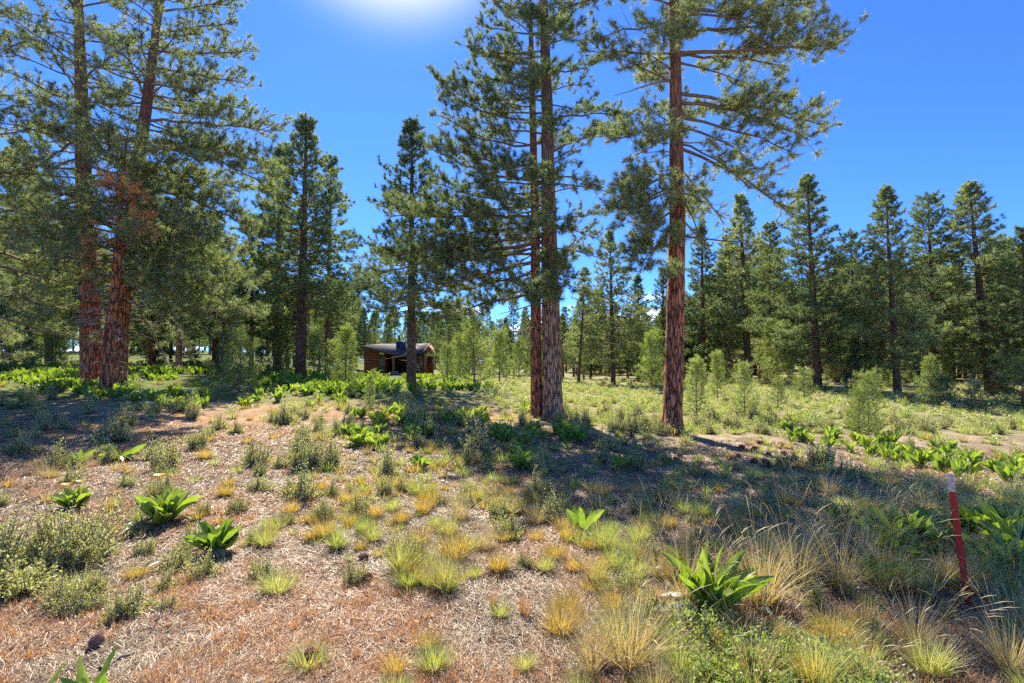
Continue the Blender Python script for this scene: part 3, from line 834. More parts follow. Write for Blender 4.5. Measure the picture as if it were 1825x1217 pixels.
def far_woods():
    """the wood that closes the view far behind"""
    protos = []
    for k, (sh, R0) in enumerate([(.8, 3.2), (.6, 3.4), (.9, 2.8)]):
        rng = rs(800 + k); n = 900
        t = rng.rand(n) ** .8; z = 1.5 + 12.5 * t; r = R0 * (1 - t) ** sh * np.sqrt(rng.uniform(.2, 1, n)) + .15; a = rng.uniform(0, 6.28, n)
        P = np.stack([np.cos(a) * r, np.sin(a) * r, z], 1); D = np.stack([np.cos(a), np.sin(a), np.full(n, .5)], 1)
        V, T = needle_tris(rng, P, D, 3, .8, .16, .8)
        tr = MB(); tr.tube([[0, 0, -.5], [0, 0, 7], [0, 0, 14]], [.24, .15, .03], 5, m=1)
        mb = MB(); mb.add(V, T=T, m=0); mb.add(tr.V[0], Q=tr.Q[0], m=1); protos.append(mb.arrays())
    rng = rs(810); pl = []
    for i in range(430):
        d = rng.uniform(95, 190); px = rng.uniform(-300, 2120)
        if 95 < px < 165 and rng.rand() < .7: continue
        tgt = float(np.interp(px, [0, 640, 900, 1150, 1300, 1900], [470, 560, 575, 575, 520, 500])) + rng.uniform(-15, 45)
        x = (px - W0 / 2) / F * d
        h = at(px, tgt, d)[2] - gz(x, d)
        pl.append((x, d, rng.uniform(0, 6.28), h / 14, rng.randint(3), 1.0))
    merge_stuff('far_woods', protos, pl, [M['needle_mid'], M['bark_dark']])


# ------------------------------------------------------------------ saplings
def sapling(seed, H=1.6, Rm=.55, m=17, ln=.15, w=.007, needle='needle_young', twin=False, nl=34, sh=.7, c0=.12, bark='bark_brown'):
    T = Tree(seed, needles=m, nlen=ln, nwid=w, twig_r=.005)
    k = 1
    T.trunk([[0, 0, -.1], [.02, 0, H * .4], [-.02, 0, H * .7], [0, 0, H]], [.035, .028, .018, .006], 8)

    def Rf(z, a):
        t = z / H
        return Rm * (max(0, 1 - t) ** sh) * min(1, (t + .25) / .4) + .06
    T.auto(H * c0, H - .05, Rf, nl, (.15, 1.0), dens=1.5, up=.5, bow=-.08, twig=.42, whorl=int(H * 4.2))
    T.top(4)
    return T.meshes('sapling%d' % seed, bark, needle)


def saplings():
    S = {'a': (sapling(201), 1.6), 'b': (sapling(202, Rm=.7, sh=.55, nl=38), 1.6), 'c': (sapling(203, H=2.6, Rm=.8, nl=48, m=14, w=.012, ln=.165), 2.6),
         'd': (sapling(204, H=2.6, Rm=.65, nl=46, m=14, w=.012, ln=.165), 2.6), 'fir': (sapling(205, H=2.2, Rm=.8, needle='needle_fir', ln=.10, m=16, w=.017, nl=50, sh=.8, c0=.05), 2.2),
         'e': (sapling(206, H=2.6, Rm=1.0, nl=52, sh=.5, m=15, w=.0105, ln=.16), 2.6)}
    G = 'young pines'
    rows = [('b', 428, 705, 614, 'round pale green sapling left of the tallest pine by the cabin', 1.1),
            ('d', 617, 692, 588, 'tall thin sapling left of the cabin', 1.2), ('c', 596, 682, 610, 'bushy sapling behind the thin one left of the cabin', 1.1),
            ('b', 667, 686, 662, 'small round sapling at the cabin corner by the stone wall', 1.0), ('d', 660, 728, 672, 'low grey green seedling in the grass before the cabin', 1.0),
            ('d', 845, 695, 568, 'tall sapling with bare lower stem right of the cabin', 1.2), ('c', 797, 682, 618, 'bushy sapling directly beside the cabin right end', 1.2),
            ('c', 890, 684, 595, 'feathery sapling left of the paired trunks', 1.2), ('d', 925, 680, 610, 'sapling half hidden behind the slender paired trunk', 1.1), ('c', 820, 676, 600, 'background sapling between two others right of the cabin', 1.1),
            ('c', 1160, 700, 600, 'sapling left of the tall red trunk', 1.1), ('d', 1240, 745, 645, 'thin sapling touching the right side of the tall red trunk', 1.3), ('c', 1278, 718, 632, 'young pine behind the thin sapling right of the red trunk', 1.0),
            ('e', 1325, 745, 655, 'bushy young pine alone in the pale meadow right of the red trunk', .9), ('b', 1432, 712, 665, 'small yellow green young pine under the broad dark trunk', 1.2), ('b', 1385, 728, 680, 'low dark seedling in the pale meadow', 1.0),
            ('e', 1545, 783, 674, 'round bushy young pine with twin stems in the right meadow', .95), ('e', 1528, 790, 700, 'lower stem leaning in the twin stemmed young pine', .8), ('d', 1655, 726, 640, 'blue green young pine with clear stem in forest shade at right', 1.1),
            ('fir', 400, 672, 598, 'dark blue green fir left of the round sapling', .75), ('fir', 10, 668, 540, 'dark fir foliage low at the left margin', 1.4), ('fir', 1160, 672, 590, 'dark fir behind the sapling beside the red trunk', 1.1),
            ('b', 1820, 735, 650, 'young pine at the right margin of the meadow', 1.3), ('fir', 1735, 735, 680, 'small blue fir in shade at the far meadow edge', 1.3), ('fir', 1680, 728, 675, 'dark little fir left of the other under the right pines', 1.2),
            ('c', 100, 660, 560, 'pale young pine seen between trunks at the far left', 1.2), ('d', 560, 672, 600, 'young pine right of the tallest pine trunk', 1.3)]
    for (k, bx, by, ty, lab, w) in rows:
        x, d = on_ground(bx, by)
        d = min(d, 45)
        x = (bx - W0 / 2) / F * d
        h = at(bx, ty, d)[2] - gz(x, d)
        ms, H = S[k]
        s = h / H
        o = thing('young_fir' if k == 'fir' else 'young_pine', ms, (x, d, gz(x, d)), bx * 1.3, s, lab, 'young tree', G)
        o.scale = (s * w * .85, s * w * .85, s)
    # more regrowth among the trees
    rng = rs(91)
    for i in range(34):
        px = rng.uniform(560, 1900) if i > 12 else rng.uniform(-100, 520); d = rng.uniform(26, 48)
        if 640 < px < 785: continue
        x = (px - W0 / 2) / F * d
        k = ['c', 'd', 'e', 'fir', 'c', 'd'][rng.randint(6)]
        ms, H = S[k]; h = rng.uniform(1.2, 4.0); s = h / H
        o = thing('young_fir' if k == 'fir' else 'young_pine', ms, (x, d, gz(x, d)), rng.uniform(0, 6), s, 'small regrowth tree among the trunks of the forest edge' if px > 560 else 'small regrowth tree in the open wood at left', 'young tree', 'regrowth among trunks' if px > 560 else 'regrowth in the left wood')
        o.scale = (s * 1.1, s * 1.1, s)


# ------------------------------------------------------------------ low plants
def blades(rng, n, base_r, ln, w, tilt=(.05, .7), curve=.5, seg=3, up_bias=1.0, lenvar=.35):
    a = rng.uniform(0, 2 * PI, n); rr = base_r * np.sqrt(rng.rand(n))
    a2 = a + rng.randn(n) * .5
    B = np.stack([np.cos(a) * rr, np.sin(a) * rr, np.zeros(n)], 1)
    til = tilt[0] + (tilt[1] - tilt[0]) * rng.rand(n) ** up_bias
    L = ln * (1 - lenvar + lenvar * 1.3 * rng.rand(n))
    cv = curve * rng.rand(n) + .05
    side = np.stack([-np.sin(a2), np.cos(a2), np.zeros(n)], 1)
    sj = unit(side + rng.randn(n, 3) * .5)
    pts = []; p = B.copy()
    for k in range(seg + 1):
        pts.append(p.copy())
        th = til + cv * (k / seg) * 1.6
        dr = np.stack([np.cos(a2) * np.sin(th), np.sin(a2) * np.sin(th), np.cos(th)], 1)
        p = p + dr * (L / seg)[:, None]
    V = []
    for k in range(seg + 1):
        ww = w * (1 - .85 * (k / seg)) / 2
        V.append(pts[k] - sj * ww); V.append(pts[k] + sj * ww)
    V = np.stack(V, 1).reshape(-1, 3)
    m = 2 * (seg + 1)
    q = np.array([[2 * k, 2 * k + 1, 2 * k + 3, 2 * k + 2] for k in range(seg)])
    Q = (np.arange(n)[:, None, None] * m + q[None]).reshape(-1, 4)
    return V, Q


def tuft_mesh(seed, n=260, r=.05, ln=.2, w=.004, mat='gold', skirt=True, tall=0, seg=3, tilt=(.05, .85)):
    rng = rs(seed); mb = MB()
    V, Q = blades(rng, n, r, ln, w, tilt, .45, seg); mb.add(V, Q=Q, m=0)
    if skirt:
        V, Q = blades(rng, int(n * .7), r * 1.2, ln * .55, w * 1.1, (.7, 1.6), .7, seg); mb.add(V, Q=Q, m=1)
    if tall:
        V, Q = blades(rng, tall, r, ln * 1.65, w * .6, (.02, .6), .55, 4); mb.add(V, Q=Q, m=2)
        # seed heads
        V2 = V.reshape(tall, 10, 3); tip = V2[:, 8:].mean(1); pre = V2[:, 6:8].mean(1)
        for i in range(tall):
            mb.tube([tip[i], tip[i] + (tip[i] - pre[i]) * .35, tip[i] + (tip[i] - pre[i]) * .75 + np.array([0, 0, -.01])], [w * .25, w * .5, w * .15], 3, m=2)
    return mb


def mule_arrays(seed, n=12, ln=.30, wd=.105, low=False, spread=(.1, .8)):
    rng = rs(seed); mb = MB()
    seg = 4 if low else 7
    for i in range(n):
        a = i * 2.4 + rng.uniform(-.4, .4); til = rng.uniform(*spread); L = ln * rng.uniform(.65, 1.15); w = wd * rng.uniform(.7, 1.15)
        cv = rng.uniform(.05, .6); twist = rng.uniform(-1.2, 1.2)
        cols = 2 if low else 4
        p = np.array([math.cos(a), math.sin(a), 0]) * rng.uniform(.01, .05)
        V = []
        for k in range(seg + 1):
            t = k / seg
            th = til + cv * t * t * 1.5
            dr = np.array([math.cos(a) * math.sin(th), math.sin(a) * math.sin(th), math.cos(th)])
            sd0 = np.array([-math.sin(a), math.cos(a), 0.]); nr = np.cross(sd0, dr)
            tw = twist * (.5 + t)
            sd = sd0 * math.cos(tw) + nr * math.sin(tw); nn = np.cross(sd, dr)
            ww = w * (.10 + max(0, math.sin(PI * min(1, max(0, (t - .08) / .92)) ** .85)) ** .8) if t < .999 else .002
            wav = .12 * math.sin(t * 11 + i)
            us = [-1, 0, 1] if low else [-1, -.1, .1, 1]
            for u in us:
                fold = -abs(u) * .28 * ww
                V.append(p + sd * (u * ww / 2) + nn * (fold + (wav * ww * .4 * u if abs(u) == 1 else 0)))
            p = p + dr * (L / seg)
        c = 3 if low else 4
        Q = []; 
        for k in range(seg):
            for j in range(c - 1):
                Q.append((k * c + j, k * c + j + 1, (k + 1) * c + j + 1, (k + 1) * c + j, j))
        QA = np.array([q[:4] for q in Q]); J = np.array([q[4] for q in Q])
        if low:
            mb.add(V, Q=QA, m=0)
        else:
            V = np.array(V)
            mb.V.append(V); mb.Q.append(QA + mb.n); mb.qm.append(np.where(J == 1, 1, 0)); mb.n += len(V)
    if not low:
        for i in range(3):
            a = rng.uniform(0, 6.28); L = ln * .8; o = np.array([math.cos(a), math.sin(a), 0]); sd = np.array([-math.sin(a), math.cos(a), 0]) * wd * .28
            P = [o * .04 + np.array([0, 0, .02]), o * L * .4 + np.array([0, 0, .07]), o * L * .75 + np.array([0, 0, .05]), o * L + np.array([0, 0, .015])]
            V = []
            for p, w in zip(P, (.3, 1, .8, .1)): V += [p - sd * w + [0, 0, .012], p + sd * w * rng.uniform(.7, 1)]
            mb.add(V, Q=[[0, 1, 3, 2], [2, 3, 5, 4], [4, 5, 7, 6]], m=2)
    return mb


def flower_mb(h, ang, tilt=.25):
    mb = MB()
    dx, dy = math.cos(ang) * h * tilt, math.sin(ang) * h * tilt
    top = np.array([dx, dy, h])
    st = MB(); st.tube([[0, 0, 0], [dx * .4, dy * .4, h * .5], top], [.004, .0035, .003], 5)
    for i in range(12):
        a = i * 2 * PI / 12
        o = np.array([math.cos(a), math.sin(a), 0]); s = np.array([-math.sin(a), math.cos(a), 0])
        c = top + np.array([0, 0, .004])
        V = [c + o * .008 - s * .004, c + o * .008 + s * .004, c + o * .035 + s * .011 + [0, 0, .018], c + o * .035 - s * .011 + [0, 0, .018], c + o * .055 + s * .005 + [0, 0, .022], c + o * .055 - s * .005 + [0, 0, .022]]
        mb.add(V, Q=[[0, 1, 2, 3], [3, 2, 4, 5]])
    an = np.linspace(0, 2 * PI, 9)[:-1]
    V = [top + np.array([math.cos(a) * .012, math.sin(a) * .012, .004]) for a in an] + [top + np.array([0, 0, .014])]
    mb.add(V, T=[[i, (i + 1) % 8, 8] for i in range(8)])
    return mb, st


def sage_mb(seed, stems=160, R=.35, H=.4, leaf=.02, per=16, low=False, wleaf=.24, rg=1.):
    """R/H: bush radius and height"""
    rng = rs(seed); mb = MB()
    a = rng.uniform(0, 2 * PI, stems); q = np.sqrt(rng.rand(stems))
    B = np.stack([np.cos(a) * q * R * .35, np.sin(a) * q * R * .35, np.zeros(stems)], 1)
    lump = .72 + .28 * np.sin(a * 3 + seed) + .2 * np.sin(a * 7 + seed * 2)
    rad = q * R * rng.uniform(.7, 1.15, stems) * lump
    E = np.stack([np.cos(a) * rad, np.sin(a) * rad, H * np.sqrt(np.maximum(.05, 1 - .75 * q * q)) * rng.uniform(1 - .55 * rg, 1 + .35 * rg, stems) * (.75 + .35 * np.sin(a * 2 + seed * 3))], 1)
    E += rng.randn(stems, 3) * .03
    Mid = (B + E) / 2 + np.stack([np.cos(a), np.sin(a), np.full(stems, -.2)], 1) * .08 * R
    if not low:
        for i in range(stems):
            mb.tube([B[i], Mid[i], E[i]], [.005, .003, .0015], 3, m=1)
    t = rng.uniform(.35, 1.02, (stems, per, 1))
    P = (1 - t) ** 2 * B[:, None] + 2 * t * (1 - t) * Mid[:, None] + t * t * E[:, None] + rng.randn(stems, per, 3) * leaf * .5
    dirs = unit((E - Mid)[:, None] / H * 1.2 + rng.randn(stems, per, 3) * .7 + np.array([0, 0, .3]))
    P = P.reshape(-1, 3); dirs = dirs.reshape(-1, 3); n = len(P)
    L = leaf * rng.uniform(.7, 1.4, (n, 1)); sd = unit(np.cross(dirs, rng.randn(n, 3))) * L * wleaf
    V = np.stack([P - sd * .5, P + dirs * L * .5 - sd, P + dirs * L, P + dirs * L * .5 + sd], 1).reshape(-1, 3)
    mb.add(V, Q=np.arange(n * 4).reshape(-1, 4), m=0)
    return mb


def merge_stuff(name, protos, pl, mats, kind='stuff'):
    """protos: list of (V,Q,T,mi); pl: list of (x,y,rz,scale,proto index, zscale)"""
    if not len(pl): return
    pl = np.asarray(pl, float)
    z = ground(pl[:, 0], pl[:, 1])
    VS = []; QS = []; TS = []; qm = []; tm = []; n = 0
    for k, (V, Q, T, mi) in enumerate(protos):
        sel = pl[:, 4].astype(int) == k
        p = pl[sel]; zz = z[sel]
        if not len(p): continue
        c = np.cos(p[:, 2])[:, None]; s = np.sin(p[:, 2])[:, None]; sc = p[:, 3][:, None]
        X = (V[None, :, 0] * c - V[None, :, 1] * s) * sc + p[:, 0:1]
        Y = (V[None, :, 0] * s + V[None, :, 1] * c) * sc + p[:, 1:2]
        Z = V[None, :, 2] * sc * p[:, 5][:, None] + zz[:, None]
        VS.append(np.stack([X, Y, Z], -1).reshape(-1, 3))
        off = n + np.arange(len(p))[:, None, None] * len(V)
        if len(Q):
            QS.append((Q[None] + off).reshape(-1, 4)); qm.append(np.tile(mi[:len(Q)], len(p)))
        if len(T):
            TS.append((T[None] + off).reshape(-1, 3)); tm.append(np.tile(mi[len(Q):], len(p)))
        n += len(p) * len(V)
    V = np.concatenate(VS)
    fl = ([np.concatenate(QS)] if QS else []) + ([np.concatenate(TS)] if TS else [])
    me = new_mesh(name, V, fl, mats, False, np.concatenate(qm + tm))
    tag(link(bpy.data.objects.new(name, me)), kind=kind)


def scatter(rng, n, dmin, dmax, amax=.93, power=1.0):
    """log distance scatter in front of the viewer, dense near and thin far"""
    d = np.exp(rng.uniform(math.log(dmin), math.log(dmax), n))
    a = rng.uniform(-1.5, 1.5, n)
    return a * d, d


def populate(name, cat, meshes, protos, mats, spots, nmax, label, group, stuff, jobs=True):
    """spots: list (x,y,rz,scale,k,zs). the largest in view become objects, the rest one mass"""
    spots = sorted(spots, key=lambda s: -s[3] / max(s[1], 1) * (1 if abs(s[0]) < 1.02 * s[1] and s[1] > 2.5 else .01))
    for (x, y, rz, sc, k, zs) in spots[:nmax]:
        lab, grp = label(x, y, k) if callable(label) else (label, group)
        o = thing(name, meshes[int(k)], (x, y, gz(x, y) - .005), rz, sc, lab, cat, grp)
        o.scale = (sc, sc, sc * zs)
    if stuff: merge_stuff(stuff, protos, spots[nmax:], mats)


def region(x, y):
    px, py = proj(x, y, gz(x, y))
    if py > 1080: v = 'in the front strip'
    elif py > 880: v = 'in the near ground'
    elif py > 770: v = 'in the middle ground'
    else: v = 'far back'
    h = 'at left' if px < 600 else ('at centre' if px < 1130 else 'at right')
    return v + ' ' + h


def grasses():
    gm = ['gold', 'oldgrass', 'straw']; lm = ['lime', 'oldgrass', 'straw']
    mbs = [tuft_mesh(301, 300, .05, .19, .0042), tuft_mesh(302, 240, .045, .16, .0042, tilt=(.05, .6)), tuft_mesh(303, 320, .06, .17, .0042, tilt=(.1, 1.0)),
           tuft_mesh(304, 200, .04, .24, .0038, tall=26), tuft_mesh(305, 130, .04, .26, .0036, tall=46)]
    lows = [tuft_mesh(311, 44, .05, .19, .011, seg=2), tuft_mesh(312, 40, .045, .17, .011, seg=2), tuft_mesh(313, 46, .06, .17, .011, seg=2), tuft_mesh(314, 40, .05, .22, .010, seg=2), tuft_mesh(315, 40, .05, .26, .009, seg=2, skirt=False)]
    ms = []; 
    for i, mb in enumerate(mbs):
        ms.append(mb.mesh('bunchgrass_gold', [M[k] for k in (gm if i < 3 else ['straw', 'oldgrass', 'straw'])]))
    for i, mb in enumerate(mbs):
        V, Q, T, mi = mb.arrays(); ms.append(new_mesh('bunchgrass_green', V, [Q, T], [M[k] for k in lm], False, mi))
    hand = [(495, 1055, 1.15, 7, 'yellow green tuft with grey skirt alone in the bare front litter'), (140, 1060, 1.1, 7, 'low pale green tuft right below the big grey bush'),
            (808, 1000, 1.5, 0, 'largest golden tuft with dark skirt at front centre'), (745, 970, 1.1, 2, 'golden tuft left of the largest golden one'), (660, 942, .7, 1, 'small orange yellow tuft below the centre row'),
            (627, 912, .95, 7, 'domed green yellow tuft with dark ring beneath'), (890, 1020, 1.0, 0, 'golden tuft right of the largest golden one'), (972, 1020, .8, 5, 'small yellow tuft right of the orange stalks'),
            (760, 905, 1.3, 0, 'thick golden tuft at the head of the centre cluster'), (820, 930, 1.3, 3, 'tall gold tuft beside the centre cluster'), (520, 915, .95, 0, 'gold tuft under the pale shrub at centre left'), (480, 960, .9, 1, 'brownish gold tuft between leafy plants and centre'),
            (168, 1005, .5, 5, 'tiny yellow tuft right of the big grey bush'), (1000, 1130, 1.15, 0, 'golden brown tuft in the front strip'), (1100, 1145, 1.2, 5, 'green gold tuft in the front strip, left of the green ground shrub'), (935, 1195, .6, 5, 'tiny green tuft at the bottom edge'),
            (957, 965, .7, 0, 'little golden tuft left of the five leaved plant'), (365, 820, 1.2, 0, 'yellow tuft left of the bushes at centre left'), (700, 912, 1.0, 5, 'pale tuft right of the domed one'), (1360, 1080, 1.9, 3, 'tall straw tuft behind the big leafy plant at front right'),
            (1310, 930, 1.3, 4, 'tall wispy tuft in the tree shade'), (1500, 1050, 1.9, 4, 'tall arching straw grass between leafy plant and red stake'), (1580, 1060, 1.7, 4, 'arching straw grass left of the red stake'), (1225, 1080, 1.6, 4, 'straw grass left of the big front leafy plant'),
            (1630, 1150, 1.15, 4, 'tall yellow green stalks left below the red stake'), (1815, 1130, 1.2, 4, 'tall yellow stalks at right edge below the stake'), (1655, 1200, 1.2, 5, 'bright yellow tuft at the bottom right'), (1420, 1040, 1.9, 3, 'dense straw tuft right of the big front leafy plant'), (1640, 1050, 1.3, 5, 'pale green wispy tuft by the red stake foot'),
            (1120, 1190, 1.8, 3, 'tall blond grass left of the green ground shrub'), (1060, 1200, 1.4, 4, 'blond stalks at the bottom edge, front centre'), (1800, 1195, 1.2, 3, 'blond stalks in the bottom right corner'),
            (1540, 1000, 1.6, 4, 'wispy grass below the shaded leafy clump'), (1460, 985, 1.5, 4, 'straw wisps left of the shaded leafy clump')]
    taken = []
    G = 'bunchgrass tufts'
    for (px, py, sc, k, lab) in hand:
        x, y = on_ground(px, py); taken.append((x, y))
        thing('bunchgrass', ms[k], (x, y, gz(x, y) - .01), px * .7, sc, 'bunchgrass, ' + lab, 'grass tuft', G)
    rng = rs(41)
    X, Y = scatter(rng, 12000, 2.3, 34)
    Z = zone(X, Y)
    out = []
    px, py = Z['px'], Z['py']
    cl = fbm(X * .8, Y * .8, 63, 3)
    for i in range(len(X)):
        d = Y[i]
        # how grassy this place is
        p = .0
        if Z['rust'][i] > .5:
            g = math.exp(-((px[i] - 800) / 330) ** 2) * (1 if py[i] < 1060 else .25)
            if px[i] > 1050 and py[i] > 1040: g = .2
            p = .12 + .62 * g * max(0, min(1, (cl[i] - .36) * 5))
            if py[i] > 980 and px[i] < 700: p *= .12
            if py[i] > 1060 and px[i] < 1000: p *= .25
            if px[i] < 480: p *= .35
        elif Z['shade'][i] > .5:
            p = .34
        elif Z['meadow'][i] > .5:
            p = .8
        else:
            p = .2
        if rng.rand() > p: continue
        if any(abs(X[i] - a) < .18 and abs(Y[i] - b) < .2 for a, b in taken): continue
        sc = rng.uniform(.45, 1.15) * (1.25 if d > 9 else 1)
        if px[i] > 1150 and py[i] > 930:
            k = rng.choice([3, 4, 0, 8, 9, 0, 1, 6]); sc *= 1.0
            if abs(px[i] - 1722) < 75 and 1075 < py[i] < 1330: continue
        elif Z['meadow'][i] > .5: k = rng.choice([5, 6, 7, 8, 9, 7])
        elif Z['shade'][i] > .5: k = rng.choice([0, 5, 6, 7, 8, 3])
        else: k = rng.choice([0, 1, 2, 0, 8, 7, 5, 3, 6])
        out.append((X[i], Y[i], rng.uniform(0, 6.28), sc, k, rng.uniform(.8, 1.15)))
    lowp = []
    for i, m in enumerate(lows):
        V, Q, T, mi = m.arrays(); lowp.append((V, Q, T, mi if i < 3 else np.where(mi == 0, 2, mi)))
    for m in lows:
        V, Q, T, mi = m.arrays(); mi = np.where(mi == 0, 3, mi); lowp.append((V, Q, T, mi))
    for sp in out: pass
    populate('bunchgrass', 'grass tuft', ms, lowp, [M['gold'], M['oldgrass'], M['straw'], M['lime']], out, 255,
             lambda x, y, k: (('golden' if k < 5 else 'yellow green') + ' bunchgrass tuft among many ' + region(x, y), 'bunchgrass ' + region(x, y)), G, 'dry_grass')
    # rust coloured dry herbs
    rt = []
    for sd in (331, 332, 333):
        mb = MB(); V, Q = blades(rs(sd), 26, .06, .085, .005, (.05, 1.1), .5, 2); mb.add(V, Q=Q); rt.append(mb.arrays())
    X, Y = scatter(rng, 18500, 2.2, 14)
    Z = zone(X, Y)
    pl = []
    for i in range(len(X)):
        if Z['rust'][i] < .4 or Z['n1'][i] < .50 + rng.uniform(-.16, .08): continue
        pl.append((X[i], Y[i], rng.uniform(0, 6.28), rng.uniform(.35, 1.0), rng.randint(3), rng.uniform(.6, 1.3)))
    merge_stuff('dry_herbs', rt, pl, [M['rust']])
    # upright orange stalks standing in small sprays
    mb = MB(); V, Q = blades(rs(340), 60, .03, .17, .0035, (.0, .35), .2, 3); mb.add(V, Q=Q)
    me = mb.mesh('orange_sprig', [M['rust']])
    for (px, py, sc, lab) in [(935, 1100, 1.0, 'orange upright dry sprig in the middle of the front litter'), (880, 1085, .9, 'orange dry sprig below the golden tuft'), (1170, 1080, 1.0, 'orange sprig left of the big leafy front plant'), (1055, 1040, 1.0, 'rusty sprig right of the small yellow tuft'), (635, 1180, .6, 'small orange sprig near the bottom edge'), (1300, 960, 1.1, 'orange base sprig in the tree shade'), (1030, 1120, 1.0, 'orange sprig by the front golden brown tuft')]:
        x, y = on_ground(px, py)
        thing('dry_sprig', me, (x, y, gz(x, y)), px, sc, lab, 'dry plant', 'orange dry sprigs')


def litter():
    rng = rs(55)
    n = 440000
    d = np.exp(rng.uniform(math.log(2.1), math.log(11.5), n)); X = rng.uniform(-1.25, 1.25, n) * d; Y = d
    Z = zone(X, Y)
    keep = rng.rand(n) < np.clip(Z['rust'] + Z['shade'] * .8 + Z['meadow'] * .3, 0, 1)
    X = X[keep]; Y = Y[keep]; n1 = Z['n1'][keep]; n = len(X)
    G = ground(X, Y)
    a = rng.uniform(0, PI, n) + (fbm(X * .8, Y * .8, 90, 2) - .5) * 3
    L = rng.uniform(.03, .13, n); pit = np.abs(rng.randn(n)) * .22
    w = np.clip(.0009 * Y, .0019, .008)
    c = np.stack([X, Y, G + rng.uniform(.0, .018, n)], 1)
    dr = np.stack([np.cos(a) * np.cos(pit), np.sin(a) * np.cos(pit), np.sin(pit)], 1)
    sd = np.stack([-np.sin(a), np.cos(a), rng.randn(n) * .5], 1) * (w / 2)[:, None]
    bend = sd * 0 + np.stack([-np.sin(a), np.cos(a), np.zeros(n)], 1) * (rng.randn(n) * .12 * L)[:, None]
    e1 = c - dr * (L / 2)[:, None] * np.array([1, 1, .2]); e2 = c + dr * (L / 2)[:, None]
    V = np.stack([e1 - sd, e1 + sd, c + bend - sd, c + bend + sd, e2 - sd, e2 + sd], 1)
    rust = n1 + rng.uniform(-.22, .22, n) > .53
    for nm, sel, mt in (('fallen_needles', ~rust, 'litter'), ('rusty_needles', rust, 'litter_rust')):
        v = V[sel]; k = len(v); i = np.arange(k)[:, None] * 6
        Q = np.concatenate([i + np.array([[0, 1, 3, 2]]), i + np.array([[2, 3, 5, 4]])], 1).reshape(-1, 4)
        me = new_mesh(nm, v.reshape(-1, 3), [Q], [M[mt]])
        tag(link(bpy.data.objects.new(nm, me)), kind='stuff')


